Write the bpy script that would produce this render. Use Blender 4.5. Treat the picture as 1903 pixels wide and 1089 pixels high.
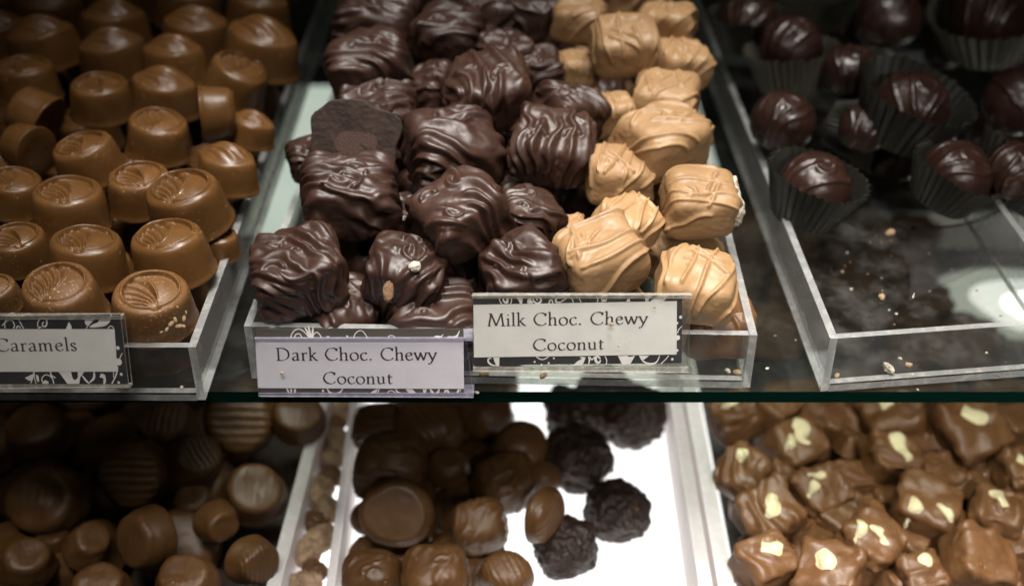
import bpy, math, random
import numpy as np
from mathutils import Vector, Matrix, Euler

SC = bpy.context.scene
COL = SC.collection
R = math.radians
for o in list(bpy.data.objects):
    bpy.data.objects.remove(o)

# ------------------------------------------------------------------ camera
F = 2190.0                       # focal length in photo pixels (photo 1903 x 1089)
PITCH = R(33.4)
CAM = Vector((0.0, -0.3636, 0.286))
cam_d = bpy.data.cameras.new('camera')
cam = bpy.data.objects.new('camera', cam_d)
COL.objects.link(cam)
cam.location = CAM
cam.rotation_euler = (math.pi/2 - PITCH, 0, 0)
cam_d.sensor_width = 36.0
cam_d.lens = 36.0*F/1903.0
cam_d.clip_start = 0.01
cam_d.clip_end = 50
cam_d.dof.use_dof = True
cam_d.dof.focus_distance = 0.452
cam_d.dof.aperture_fstop = 5.2
SC.camera = cam

# ------------------------------------------------------------------ world and lamps
W = bpy.data.worlds.new('World')
SC.world = W
W.use_nodes = True
bg = W.node_tree.nodes['Background']
bg.inputs[0].default_value = (1.0, 0.93, 0.85, 1)
bg.inputs[1].default_value = 0.006

def lamp(name, loc, target, sx, sy, watts, color, spread=180):
    l = bpy.data.lights.new(name, 'AREA')
    l.shape = 'RECTANGLE'
    l.size = sx
    l.size_y = sy
    l.energy = watts
    l.color = color
    l.spread = R(spread)
    o = bpy.data.objects.new(name, l)
    COL.objects.link(o)
    o.location = loc
    d = Vector(target) - Vector(loc)
    o.rotation_euler = d.to_track_quat('-Z', 'Y').to_euler()
    return o
lamp('key_lamp', (0.09, -0.02, 0.56), (0.08, -0.035, 0.0), 0.54, 0.10, 0.86, (1.0, 0.955, 0.89), 42)
lamp('front_lamp', (0.06, -0.24, 0.58), (0.06, -0.02, 0.0), 0.60, 0.12, 0.50, (1.0, 0.955, 0.89), 46)
lamp('back_lamp', (0.14, 0.17, 0.52), (0.09, 0.15, 0.04), 0.10, 0.08, 0.13, (1.0, 0.95, 0.87), 42)
lamp('halogen_lamp', (-0.42, 0.10, 0.75), (-0.12, 0.12, 0.05), 0.03, 0.03, 0.07, (1.0, 0.9, 0.76))
lamp('halogen_lamp', (0.36, 0.14, 0.75), (0.08, 0.12, 0.05), 0.03, 0.03, 0.055, (1.0, 0.9, 0.76))
lamp('lower_right_fill', (0.27, -0.62, 0.45), (0.27, 0.08, -0.12), 0.24, 0.08, 0.30, (1.0, 0.95, 0.88), 46)  # unseen fill lamp added to brighten the lower right tray

SC.view_settings.view_transform = 'Standard'
SC.view_settings.look = 'None'
SC.view_settings.exposure = 0.0
SC.view_settings.gamma = 1.0
SC.view_settings.use_curve_mapping = False
SC.render.engine = 'CYCLES'
SC.cycles.use_denoising = True
SC.cycles.max_bounces = 12
SC.cycles.transparent_max_bounces = 48
SC.cycles.transmission_bounces = 12
SC.cycles.sample_clamp_indirect = 4.0
SC.cycles.caustics_reflective = False
SC.cycles.caustics_refractive = False

# ------------------------------------------------------------------ placing: a photo pixel is met with a real plane
FWD = Vector((0, math.cos(PITCH), -math.sin(PITCH)))
UPV = Vector((0, math.sin(PITCH), math.cos(PITCH)))
RGT = Vector((1, 0, 0))
def ray(px, py):
    return FWD + RGT*((px-951.5)/F) - UPV*((py-544.5)/F)
def at(px, py, z0=0.0, s=0.0):
    """point seen at that pixel on the plane z = z0 + s*y"""
    d = ray(px, py)
    t = (z0 + s*CAM.y - CAM.z)/(d.z - s*d.y)
    return CAM + d*t
def at_y(px, py, y):
    d = ray(px, py)
    return CAM + d*((y-CAM.y)/d.y)
def depth(p):
    return (p-CAM).dot(FWD)
def px_size(n, p):
    return n*depth(p)/F

# ------------------------------------------------------------------ materials
def new_mat(name):
    m = bpy.data.materials.new(name)
    m.use_nodes = True
    nt = m.node_tree
    nt.nodes.clear()
    out = nt.nodes.new('ShaderNodeOutputMaterial')
    return m, nt, out
def N(nt, kind, **kw):
    n = nt.nodes.new(kind)
    for k, v in kw.items():
        if k.startswith('i_'):
            n.inputs[k[2:].replace('_', ' ')].default_value = v
        else:
            setattr(n, k, v)
    return n
def ramp(nt, src, p0, p1, c0=(0, 0, 0, 1), c1=(1, 1, 1, 1)):
    r = nt.nodes.new('ShaderNodeValToRGB')
    r.color_ramp.elements[0].position = p0
    r.color_ramp.elements[1].position = p1
    r.color_ramp.elements[0].color = c0
    r.color_ramp.elements[1].color = c1
    nt.links.new(src, r.inputs[0])
    return r.outputs[0]
def mixc(nt, fac, a, b):
    m = nt.nodes.new('ShaderNodeMix')
    m.data_type = 'RGBA'
    for sock, v in ((m.inputs[0], fac), (m.inputs[6], a), (m.inputs[7], b)):
        if hasattr(v, 'links'):
            nt.links.new(v, sock)
        else:
            sock.default_value = v if not isinstance(v, tuple) or len(v) == 4 else (*v, 1)
    return m.outputs[2]

def choc(name, col, col2, rough=0.38, bump=0.12, bloom=0.0, bloom_col=(0.42, 0.26, 0.13), spec=0.4, crumb=0.0):
    m, nt, out = new_mat(name)
    b = N(nt, 'ShaderNodeBsdfPrincipled')
    nt.links.new(b.outputs[0], out.inputs[0])
    tc = N(nt, 'ShaderNodeTexCoord')
    oi = N(nt, 'ShaderNodeObjectInfo')
    add = N(nt, 'ShaderNodeVectorMath', operation='ADD')
    sc = N(nt, 'ShaderNodeVectorMath', operation='SCALE')
    nt.links.new(oi.outputs['Random'], sc.inputs[0])
    sc.inputs[3].default_value = 0.7
    nt.links.new(tc.outputs['Object'], add.inputs[0])
    nt.links.new(sc.outputs[0], add.inputs[1])
    v = add.outputs[0]
    n1 = N(nt, 'ShaderNodeTexNoise', i_Scale=110.0, i_Detail=4.0)
    nt.links.new(v, n1.inputs['Vector'])
    c = mixc(nt, ramp(nt, n1.outputs[0], 0.35, 0.7), col, col2)
    # each piece its own batch: a few per cent lighter or darker
    hv = N(nt, 'ShaderNodeHueSaturation')
    mr = N(nt, 'ShaderNodeMapRange')
    nt.links.new(oi.outputs['Random'], mr.inputs[0])
    mr.inputs[3].default_value = 0.86
    mr.inputs[4].default_value = 1.12
    nt.links.new(mr.outputs[0], hv.inputs['Value'])
    nt.links.new(c, hv.inputs['Color'])
    c = hv.outputs[0]
    n2 = N(nt, 'ShaderNodeTexNoise', i_Scale=900.0, i_Detail=3.0)
    nt.links.new(v, n2.inputs['Vector'])
    n3 = N(nt, 'ShaderNodeTexNoise', i_Scale=60.0, i_Detail=2.0)
    nt.links.new(v, n3.inputs['Vector'])
    mul = N(nt, 'ShaderNodeMath', operation='MULTIPLY')
    nt.links.new(ramp(nt, n2.outputs[0], 0.60, 0.68), mul.inputs[0])
    nt.links.new(ramp(nt, n3.outputs[0], 0.60-0.18*bloom, 0.78-0.12*bloom), mul.inputs[1])
    c = mixc(nt, mul.outputs[0], c, bloom_col)
    if crumb:
        vo = N(nt, 'ShaderNodeTexVoronoi', i_Scale=260.0)
        nt.links.new(v, vo.inputs['Vector'])
        n5 = N(nt, 'ShaderNodeTexNoise', i_Scale=140.0)
        nt.links.new(v, n5.inputs['Vector'])
        m2 = N(nt, 'ShaderNodeMath', operation='MULTIPLY')
        nt.links.new(ramp(nt, vo.outputs['Distance'], 0.10, 0.17, (1, 1, 1, 1), (0, 0, 0, 1)), m2.inputs[0])
        nt.links.new(ramp(nt, n5.outputs[0], 0.60, 0.64), m2.inputs[1])
        c = mixc(nt, m2.outputs[0], c, (0.48, 0.30, 0.15))
    nt.links.new(c, b.inputs['Base Color'])
    rr = N(nt, 'ShaderNodeMapRange')
    nt.links.new(n1.outputs[0], rr.inputs[0])
    rr.inputs[3].default_value = rough-0.10
    rr.inputs[4].default_value = rough+0.14
    nt.links.new(rr.outputs[0], b.inputs['Roughness'])
    b.inputs['Specular IOR Level'].default_value = spec
    n4 = N(nt, 'ShaderNodeTexNoise', i_Scale=420.0, i_Detail=5.0)
    nt.links.new(v, n4.inputs['Vector'])
    bp = N(nt, 'ShaderNodeBump', i_Strength=bump, i_Distance=0.0012)
    nt.links.new(n4.outputs[0], bp.inputs['Height'])
    nt.links.new(bp.outputs[0], b.inputs['Normal'])
    return m

def plain(name, col, rough=0.6, bump=0.0, bscale=800, col2=None, nscale=200, spec=0.4):
    m, nt, out = new_mat(name)
    b = N(nt, 'ShaderNodeBsdfPrincipled')
    nt.links.new(b.outputs[0], out.inputs[0])
    tc = N(nt, 'ShaderNodeTexCoord')
    n = N(nt, 'ShaderNodeTexNoise', i_Scale=nscale, i_Detail=5.0)
    nt.links.new(tc.outputs['Object'], n.inputs['Vector'])
    nt.links.new(mixc(nt, ramp(nt, n.outputs[0], 0.3, 0.7), col, col2 or tuple(x*0.88 for x in col)), b.inputs['Base Color'])
    b.inputs['Roughness'].default_value = rough
    b.inputs['Specular IOR Level'].default_value = spec
    if bump:
        n2 = N(nt, 'ShaderNodeTexNoise', i_Scale=bscale, i_Detail=4.0)
        nt.links.new(tc.outputs['Object'], n2.inputs['Vector'])
        bp = N(nt, 'ShaderNodeBump', i_Strength=bump, i_Distance=0.001)
        nt.links.new(n2.outputs[0], bp.inputs['Height'])
        nt.links.new(bp.outputs[0], b.inputs['Normal'])
    return m

def clear(name, tint=(0.93, 0.93, 0.92), dust=0.05, smear=0.25, rough=0.04, white=(0.8, 0.8, 0.78), stretch=(1, 1, 1), scale=45, gloss=1.0):
    """clear acrylic or glass sheet: tinted see-through, Fresnel gloss on the outer faces, dusty smears and milky haze"""
    m, nt, out = new_mat(name)
    tr = N(nt, 'ShaderNodeBsdfTransparent')
    tr.inputs[0].default_value = (*tint, 1)
    gl = N(nt, 'ShaderNodeBsdfGlossy', i_Roughness=rough)
    fr = N(nt, 'ShaderNodeFresnel', i_IOR=1.48)
    geo = N(nt, 'ShaderNodeNewGeometry')
    inv = N(nt, 'ShaderNodeMath', operation='SUBTRACT')
    inv.inputs[0].default_value = 1.0
    nt.links.new(geo.outputs['Backfacing'], inv.inputs[1])
    f = N(nt, 'ShaderNodeMath', operation='MULTIPLY')
    nt.links.new(fr.outputs[0], f.inputs[0])
    nt.links.new(inv.outputs[0], f.inputs[1])
    f2 = N(nt, 'ShaderNodeMath', operation='MULTIPLY')
    nt.links.new(f.outputs[0], f2.inputs[0])
    f2.inputs[1].default_value = gloss
    m1 = N(nt, 'ShaderNodeMixShader')
    nt.links.new(f2.outputs[0], m1.inputs[0])
    nt.links.new(tr.outputs[0], m1.inputs[1])
    nt.links.new(gl.outputs[0], m1.inputs[2])
    df = N(nt, 'ShaderNodeBsdfDiffuse')
    df.inputs[0].default_value = (*white, 1)
    tl = N(nt, 'ShaderNodeBsdfTranslucent')
    tl.inputs[0].default_value = (*white, 1)
    md = N(nt, 'ShaderNodeMixShader')
    md.inputs[0].default_value = 0.35
    nt.links.new(df.outputs[0], md.inputs[1])
    nt.links.new(tl.outputs[0], md.inputs[2])
    tc = N(nt, 'ShaderNodeTexCoord')
    mp = N(nt, 'ShaderNodeMapping')
    mp.inputs['Scale'].default_value = stretch
    nt.links.new(tc.outputs['Object'], mp.inputs[0])
    n1 = N(nt, 'ShaderNodeTexNoise', i_Scale=scale, i_Detail=6.0, i_Roughness=0.65)
    n2 = N(nt, 'ShaderNodeTexNoise', i_Scale=1400.0, i_Detail=2.0)
    nt.links.new(mp.outputs[0], n1.inputs['Vector'])
    nt.links.new(tc.outputs['Object'], n2.inputs['Vector'])
    a = N(nt, 'ShaderNodeMath', operation='MULTIPLY_ADD')
    nt.links.new(ramp(nt, n1.outputs[0], 0.48, 0.85), a.inputs[0])
    a.inputs[1].default_value = smear
    a.inputs[2].default_value = dust
    b2 = N(nt, 'ShaderNodeMath', operation='MULTIPLY_ADD')
    nt.links.new(ramp(nt, n2.outputs[0], 0.70, 0.76), b2.inputs[0])
    b2.inputs[1].default_value = smear*0.8
    nt.links.new(a.outputs[0], b2.inputs[2])
    m2 = N(nt, 'ShaderNodeMixShader')
    nt.links.new(b2.outputs[0], m2.inputs[0])
    nt.links.new(m1.outputs[0], m2.inputs[1])
    nt.links.new(md.outputs[0], m2.inputs[2])
    nt.links.new(m2.outputs[0], out.inputs[0])
    return m

def glow(name, col, strength):
    m, nt, out = new_mat(name)
    e = N(nt, 'ShaderNodeEmission')
    tc = N(nt, 'ShaderNodeTexCoord')
    n = N(nt, 'ShaderNodeTexNoise', i_Scale=25.0, i_Detail=3.0)
    nt.links.new(tc.outputs['Object'], n.inputs['Vector'])
    nt.links.new(mixc(nt, ramp(nt, n.outputs[0], 0.3, 0.7), col, tuple(x*0.9 for x in col)), e.inputs[0])
    e.inputs[1].default_value = strength
    nt.links.new(e.outputs[0], out.inputs[0])
    return m

M = {}
M['caramel'] = choc('caramel_milk_chocolate', (0.118, 0.053, 0.0155), (0.146, 0.068, 0.022), 0.31, 0.05, 0.35, crumb=1)
M['caramel_dusty'] = choc('bloomed_milk_chocolate', (0.138, 0.063, 0.020), (0.172, 0.082, 0.029), 0.42, 0.10, 1.5, crumb=1)
M['dark'] = choc('dark_chocolate', (0.031, 0.0138, 0.0092), (0.041, 0.0188, 0.0125), 0.41, 0.06, 0.05, (0.2, 0.1, 0.05), 0.45)
M['dark_dull'] = choc('dull_dark_chocolate', (0.022, 0.0118, 0.0085), (0.04, 0.022, 0.0155), 0.52, 0.35, 0.3, (0.12, 0.07, 0.045), 0.25)
M['milk'] = choc('pale_milk_chocolate', (0.285, 0.168, 0.080), (0.33, 0.20, 0.099), 0.40, 0.06, 0.15, (0.55, 0.38, 0.22), 0.35)
M['truffle'] = choc('glossy_dark_chocolate', (0.022, 0.0095, 0.0068), (0.032, 0.0138, 0.0095), 0.30, 0.05, 0.05, (0.2, 0.1, 0.06), 0.5)
M['patty'] = choc('plain_milk_chocolate', (0.088, 0.040, 0.0125), (0.108, 0.050, 0.017), 0.42, 0.06, 0.1)
M['swirl'] = choc('fudge_milk_chocolate', (0.118, 0.054, 0.021), (0.145, 0.069, 0.028), 0.40, 0.06, 0.1)
M['rough'] = choc('rough_dark_chocolate', (0.020, 0.0105, 0.008), (0.032, 0.016, 0.012), 0.5, 0.3, 0.1)
M['tan'] = choc('tan_lump', (0.42, 0.29, 0.18), (0.12, 0.07, 0.04), 0.55, 0.4, 0.6)
M['white_choc'] = plain('white_chocolate', (0.66, 0.60, 0.37), 0.45, 0.05)
M['bite'] = plain('knife_scraped_chocolate', (0.055, 0.027, 0.018), 0.75, 0.5, 1500)
M['dustpale'] = plain('pale_chocolate_crumb', (0.33, 0.22, 0.125), 0.8, 0.5, 1500)
M['dust'] = plain('brown_crumb', (0.17, 0.095, 0.05), 0.8, 0.5, 1500)
M['coconut'] = plain('coconut_flesh', (0.5, 0.46, 0.37), 0.7, 0.6, 900)
M['crumb'] = plain('biscuit_crumb', (0.38, 0.24, 0.12), 0.8, 0.5, 1500, (0.48, 0.35, 0.22), 700)
M['papercup'] = plain('brown_glassine_paper', (0.020, 0.0185, 0.014), 0.45, 0.1, 500)
M['papercup_pale'] = plain('olive_glassine_paper', (0.065, 0.060, 0.042), 0.5, 0.1, 500)
M['front'] = clear('clear_acrylic_front', (0.95, 0.95, 0.94), 0.03, 0.09, 0.05, (0.7, 0.7, 0.69))
M['wall'] = clear('clear_acrylic', (0.94, 0.94, 0.93), 0.20, 0.16, 0.05, (0.88, 0.87, 0.86))  # high milky share paints in the grey reflections on the side walls
M['base'] = clear('scuffed_acrylic', (0.82, 0.81, 0.79), 0.004, 0.17, 0.05, (0.6, 0.59, 0.57), scale=60)
M['edge'] = clear('cut_acrylic_edge', (0.7, 0.72, 0.7), 0.34, 0.34, 0.07, (0.86, 0.87, 0.86), scale=260, gloss=3.0)
M['plastic'] = clear('clear_sign_plastic', (0.975, 0.975, 0.97), 0.006, 0.03, 0.06)
M['plastic_edge'] = clear('sign_plastic_edge', (0.75, 0.74, 0.70), 0.28, 0.5, 0.15, (0.75, 0.72, 0.66), scale=300, gloss=3.0)
M['lilac'] = clear('cold_lit_sign_plastic', (0.955, 0.95, 0.965), 0.008, 0.03, 0.06, (0.7, 0.68, 0.8))  # lilac tint paints in the cold light on this holder, edge below too
M['lilac_edge'] = clear('cold_lit_plastic_edge', (0.78, 0.77, 0.84), 0.35, 0.35, 0.15, (0.60, 0.585, 0.68), scale=300, gloss=3.0)
M['glass'] = clear('shelf_glass', (0.86, 0.90, 0.87), 0.008, 0.04, 0.03, (0.6, 0.62, 0.6))
M['glass_edge'] = plain('green_glass_edge', (0.001, 0.013, 0.009), 0.15, 0.0)
M['lowtray'] = clear('backlit_acrylic', (0.96, 0.96, 0.96), 0.86, 0.1, 0.1, (0.96, 0.91, 0.9), scale=40)
M['lowedge'] = clear('backlit_acrylic_edge', (0.9, 0.9, 0.9), 0.7, 0.2, 0.2, (0.94, 0.93, 0.92), scale=200)
M['film'] = clear('clear_film', (0.90, 0.89, 0.90), 0.03, 0.10, 0.12, (0.55, 0.53, 0.55), gloss=2.0)
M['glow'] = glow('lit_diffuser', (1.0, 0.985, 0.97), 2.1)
M['glare_glow'] = glow('painted_glare_bright', (1.0, 0.985, 0.97), 5.0)  # added glow for the core of the glare, no real diffuser
M['reflection_glow'] = glow('painted_reflection_dim', (0.92, 0.97, 0.88), 0.85)  # added glow standing for reflections and glare, no real diffuser
M['trayliner'] = plain('added_dark_liner', (0.03, 0.02, 0.014), 0.7)  # dark liner added to keep panel light out of the left tray's gaps
M['case'] = plain('dark_case_laminate', (0.02, 0.017, 0.015), 0.5)
M['card'] = plain('black_card', (0.018, 0.017, 0.020), 0.5, 0.0, col2=(0.03, 0.028, 0.032), nscale=60)
M['card_grey'] = plain('faded_black_card', (0.075, 0.066, 0.055), 0.55, 0.0, col2=(0.06, 0.053, 0.045), nscale=60)
M['paper'] = plain('cream_label_paper', (0.68, 0.665, 0.635), 0.8, 0.08, 900, (0.61, 0.595, 0.565), 90)
M['paper_cool'] = plain('white_label_paper', (0.74, 0.72, 0.73), 0.8, 0.06, 900, (0.68, 0.66, 0.665), 90)
M['ink'] = plain('grey_black_ink', (0.045, 0.04, 0.038), 0.7)
M['ornament'] = plain('printed_white_scroll', (0.72, 0.69, 0.66), 0.6)
M['rail'] = plain('grey_metal', (0.4, 0.4, 0.4), 0.35)

# ------------------------------------------------------------------ objects and meshes
def put(name, me, parent=None, matrix=None, label=None, cat=None, group=None, kind=None):
    o = bpy.data.objects.new(name, me)
    COL.objects.link(o)
    if parent is not None:
        o.parent = parent
    if matrix is not None:
        o.matrix_local = matrix
    if label: o['label'] = label
    if cat: o['category'] = cat
    if group: o['group'] = group
    if kind: o['kind'] = kind
    return o
def mesh_of(name, verts, faces, mats, smooth=False, slots=None):
    me = bpy.data.meshes.new(name)
    me.from_pydata([tuple(v) for v in verts], [], [tuple(f) for f in faces])
    for m in (mats if isinstance(mats, (list, tuple)) else [mats]):
        me.materials.append(m)
    if smooth:
        me.polygons.foreach_set('use_smooth', [True]*len(me.polygons))
    if slots is not None:
        me.polygons.foreach_set('material_index', slots)
    me.update()
    return me
def mesh_np(name, V, Fq, mat, smooth=True):
    me = bpy.data.meshes.new(name)
    n, k = len(Fq), 4
    me.vertices.add(len(V))
    me.vertices.foreach_set('co', V.astype(np.float32).ravel())
    me.loops.add(n*k)
    me.polygons.add(n)
    me.polygons.foreach_set('loop_start', np.arange(0, n*k, k, dtype=np.int32))
    me.loops.foreach_set('vertex_index', Fq.astype(np.int32).ravel())
    me.polygons.foreach_set('use_smooth', np.ones(n, dtype=bool))
    me.materials.append(mat)
    me.update(calc_edges=True)
    me.validate()
    return me

HEXF = [(0, 3, 2, 1), (4, 5, 6, 7), (0, 1, 5, 4), (1, 2, 6, 5), (2, 3, 7, 6), (3, 0, 4, 7)]
def hexa(name, c, mats, bevel=0.0):
    """c: 4 bottom corners then the 4 above them; the two large faces take mats[0], the cut edges mats[1]"""
    c = [Vector(p) for p in c]
    areas = []
    for f in HEXF:
        a, b, d, e = (c[i] for i in f)
        areas.append(((d-a).cross(e-b)).length/2)
    pair = max(((0, 1), (2, 4), (3, 5)), key=lambda q: areas[q[0]]+areas[q[1]])
    slots = [0 if i in pair else (1 if len(mats) > 1 else 0) for i in range(6)]
    return mesh_of(name, c, HEXF, mats, slots=slots)
def boxm(name, lo, hi, mats):
    (x0, y0, z0), (x1, y1, z1) = lo, hi
    return hexa(name, [(x0, y0, z0), (x1, y0, z0), (x1, y1, z0), (x0, y1, z0), (x0, y0, z1), (x1, y0, z1), (x1, y1, z1), (x0, y1, z1)], mats)

def vnoise(P, seed=0.0):
    P = np.asarray(P, dtype=np.float64)
    I = np.floor(P)
    f = P-I
    f = f*f*(3-2*f)
    def h(dx, dy, dz):
        q = (I[:, 0]+dx)*127.1+(I[:, 1]+dy)*311.7+(I[:, 2]+dz)*74.7+seed*53.13
        s = np.sin(q)*43758.5453
        return s-np.floor(s)
    x, y, z = f[:, 0], f[:, 1], f[:, 2]
    a = (h(0, 0, 0)*(1-x)+h(1, 0, 0)*x)*(1-y)+(h(0, 1, 0)*(1-x)+h(1, 1, 0)*x)*y
    b = (h(0, 0, 1)*(1-x)+h(1, 0, 1)*x)*(1-y)+(h(0, 1, 1)*(1-x)+h(1, 1, 1)*x)*y
    return (a*(1-z)+b*z)*2-1
def sstep(a, b, x):
    t = np.clip((x-a)/(b-a), 0, 1)
    return t*t*(3-2*t)

_lat = {}
def lattice(n):
    if n in _lat:
        return _lat[n]
    idx, V, Q = {}, [], []
    def vid(i, j, k):
        key = (i, j, k)
        if key not in idx:
            idx[key] = len(V)
            V.append((2*i/n-1, 2*j/n-1, 2*k/n-1))
        return idx[key]
    for a in range(n):
        for b in range(n):
            for s in (0, n):
                for ax in range(3):
                    def mk(u, v):
                        t = [0, 0, 0]
                        t[ax] = s
                        t[(ax+1) % 3] = u
                        t[(ax+2) % 3] = v
                        return vid(*t)
                    q = [mk(a, b), mk(a+1, b), mk(a+1, b+1), mk(a, b+1)]
                    Q.append(q if s else q[::-1])
    V = np.array(V)
    V = np.tan(V*math.pi/4*0.96)/math.tan(math.pi/4*0.96)
    _lat[n] = (V, np.array(Q))
    return _lat[n]

def lump(name, mat, size, seed, style='dark', n=44, hz=0.64, p=5.0, asp=0.92, taper=0.12, rot=None, ridge=1.0, flare=0.05, bot=0.9):
    """a dipped chocolate: rounded block or ball with poured ridges; size = full width"""
    rnd = random.Random(seed)
    C, Q = lattice(n)
    if style in ('disc', 'cup'):
        e = 3.2
        d = ((C[:, 0]**2+C[:, 1]**2)**(p/2)+np.abs(C[:, 2])**p)**(1/p)
        s = C/d[:, None]
    else:
        d = (np.abs(C)**p).sum(1)**(1/p)
        s = C/d[:, None]
    sx, sy, sz = s.T
    szc = np.maximum(sz, -bot)
    k = 1-taper*(sz+1)/2
    fl = 1+flare*np.exp(-((sz+bot)/0.13)**2)*(0.6+0.8*vnoise(s*2.1, seed+5))
    P = np.stack([sx*k*fl, sy*k*asp*fl, szc*hz], 1)
    if style in ('dark', 'milk', 'swirl'):
        hgt = (szc+1)/2
        P[:, 0] += rnd.uniform(-.10, .10)*hgt + rnd.uniform(-.07, .07)*sy
        P[:, 1] += rnd.uniform(-.08, .08)*hgt
        P[:, 2] += hgt*hz*(rnd.uniform(-.12, .12)*sx+rnd.uniform(-.12, .12)*sy)
    Nn = np.sign(s)*np.abs(s)**(p-1)
    Nn = Nn/np.maximum(np.linalg.norm(Nn, axis=1), 1e-6)[:, None]
    r = np.maximum(np.maximum(np.abs(sx), np.abs(sy)), 1e-4)
    rho = r+(1-sz)*hz*sstep(0.55, 1.0, r)
    u, v = sx/r*rho, sy/r*rho
    ang = rot if rot is not None else rnd.uniform(0, math.pi)
    uv = np.stack([u, v, np.full_like(u, seed*1.7)], 1)
    top = sstep(-bot+0.02, -bot+0.3, sz)
    disp = np.zeros_like(u)
    if style == 'dark':
        wu, wv = vnoise(uv*1.15, seed), vnoise(uv*1.15+9.1, seed)
        ph = (u*math.cos(ang)+v*math.sin(ang))*2.1+0.75*wu+0.25*vnoise(uv*2.7, seed+2)
        f = (0.5+0.5*np.cos(2*math.pi*ph))**1.25
        ph2 = (u*math.cos(ang+0.6)+v*math.sin(ang+0.6))*1.7+0.75*wv
        f2 = (0.5+0.5*np.cos(2*math.pi*ph2))**1.8
        m1 = sstep(-0.30, 0.30, vnoise(uv*1.0+3.3, seed+1))
        m2 = sstep(-0.05, 0.45, vnoise(uv*1.0+7.7, seed+3))
        disp += 0.125*np.maximum(f*(0.12+0.88*m1), 0.9*f2*m2)
        for q in range(3):
            cu, cv, cr = rnd.uniform(-.6, .6), rnd.uniform(-.6, .6), rnd.uniform(.16, .32)
            dd = np.abs(np.hypot(u-cu, v-cv)-cr)
            half = sstep(-0.3, 0.2, np.cos(np.arctan2(v-cv, u-cu)-rnd.uniform(0, 6.28)))
            disp = np.maximum(disp, 0.09*np.exp(-(dd/0.075)**2)*half)
        for q in range(3):
            cu, cv = rnd.uniform(-1.1, 1.1), rnd.uniform(-1.1, 1.1)
            disp += 0.07*np.exp(-((u-cu)**2+(v-cv)**2)/0.022)
        disp *= ridge
    elif style == 'milk':
        uu, vv = u*math.cos(ang)+v*math.sin(ang), -u*math.sin(ang)+v*math.cos(ang)
        for q in range(8):
            second = q >= 6
            if second:
                u2, v2 = uu*0.5+vv*0.866, -uu*0.866+vv*0.5
                c0 = rnd.uniform(-.7, .7)
            else:
                u2, v2 = uu, vv
                c0 = -1.45+0.55*q+rnd.uniform(-.16, .16)
            a1, f1, p1 = rnd.uniform(.03, .12), rnd.uniform(1.5, 3.4), rnd.uniform(0, 6)
            tl = rnd.uniform(-0.22, 0.22)
            w = rnd.uniform(0.050, 0.072)
            line = c0+tl*u2+a1*np.sin(f1*u2+p1)
            lo = rnd.uniform(-2.4, -0.6) if not second else rnd.uniform(-1.0, -.2)
            hi = lo+(rnd.uniform(2.2, 4.0) if not second else rnd.uniform(.8, 1.6))
            ends = sstep(lo-.1, lo+.1, u2)*(1-sstep(hi-.1, hi+.1, u2))
            disp = np.maximum(disp, rnd.uniform(.055, .085)*np.exp(-np.abs((v2-line)/w)**2.4)*ends)
        for q in range(2):
            cu, cv, cr = rnd.uniform(-.6, .6), rnd.uniform(-.6, .6), rnd.uniform(.14, .28)
            dd = np.abs(np.hypot(u-cu, (v-cv)*1.3)-cr)
            half = sstep(-0.2, 0.3, np.cos(np.arctan2(v-cv, u-cu)-rnd.uniform(0, 6.28)))
            disp = np.maximum(disp, 0.055*np.exp(-(dd/0.055)**2)*half)
        disp *= ridge
        disp += 0.025*vnoise(s*2.0, seed+8)
    elif style == 'truffle':
        uu, vv = u*math.cos(ang)+v*math.sin(ang), -u*math.sin(ang)+v*math.cos(ang)
        for q in range(4):
            c0 = -0.75+q*0.45+rnd.uniform(-.1, .1)
            line = c0+0.12*np.sin(1.8*uu+rnd.uniform(0, 6))
            disp = np.maximum(disp, 0.05*np.exp(-((vv-line)/0.075)**2))
        dd = np.abs(np.hypot(u-0.1, v+0.2)-0.27)
        disp = np.maximum(disp, 0.055*np.exp(-(dd/0.06)**2))
        disp *= ridge
    elif style == 'rough':
        disp += 0.12*vnoise(s*2.2, seed)+0.075*vnoise(s*5.5, seed+1)+0.03*vnoise(s*11, seed+2)
    elif style in ('disc', 'cup'):
        disp += ridge*0.022*np.sin((u*math.cos(ang)+v*math.sin(ang))*24+vnoise(uv*2, seed))*sstep(0.2, 0.6, sz)
        disp += 0.03*vnoise(s*1.8, seed+4)
    elif style == 'swirl':
        w1 = vnoise(uv*1.5, seed)
        disp += 0.12*w1*sstep(0.1, 0.7, sz)+0.05*vnoise(uv*3.1, seed+6)*sstep(0.1, 0.6, sz)
        ph = (u*math.cos(ang)+v*math.sin(ang))*1.3+0.8*vnoise(uv*0.9+4, seed)
        disp += 0.13*(0.5+0.5*np.cos(2*math.pi*ph))**1.6*sstep(-0.1, 0.4, vnoise(uv*0.9+8, seed+2))*sstep(0.0, 0.6, sz)
    disp *= top
    disp += (0.05*vnoise(s*1.25, seed+11)+0.007*vnoise(s*8.0, seed+12))*np.where(sz > -bot+0.02, 1.0, 0.3)
    P = P+Nn*disp[:, None]
    P[:, 2] = np.maximum(P[:, 2], -bot*hz+0.012*vnoise(s*4, seed+13))
    return mesh_np(name, P*(size/2), Q, mat)

def rotm(yaw, tilt, roll=0):
    """yaw about the vertical, tilt leans the top towards the viewer, roll leans it sideways (degrees)"""
    return Matrix.Rotation(R(tilt), 4, 'X') @ Matrix.Rotation(R(roll), 4, 'Y') @ Matrix.Rotation(R(yaw), 4, 'Z')
def pose(p, yaw=0, tilt=0, roll=0, s=1.0):
    return Matrix.Translation(p) @ rotm(yaw, tilt, roll) @ Matrix.Diagonal((s, s, s, 1))

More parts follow.
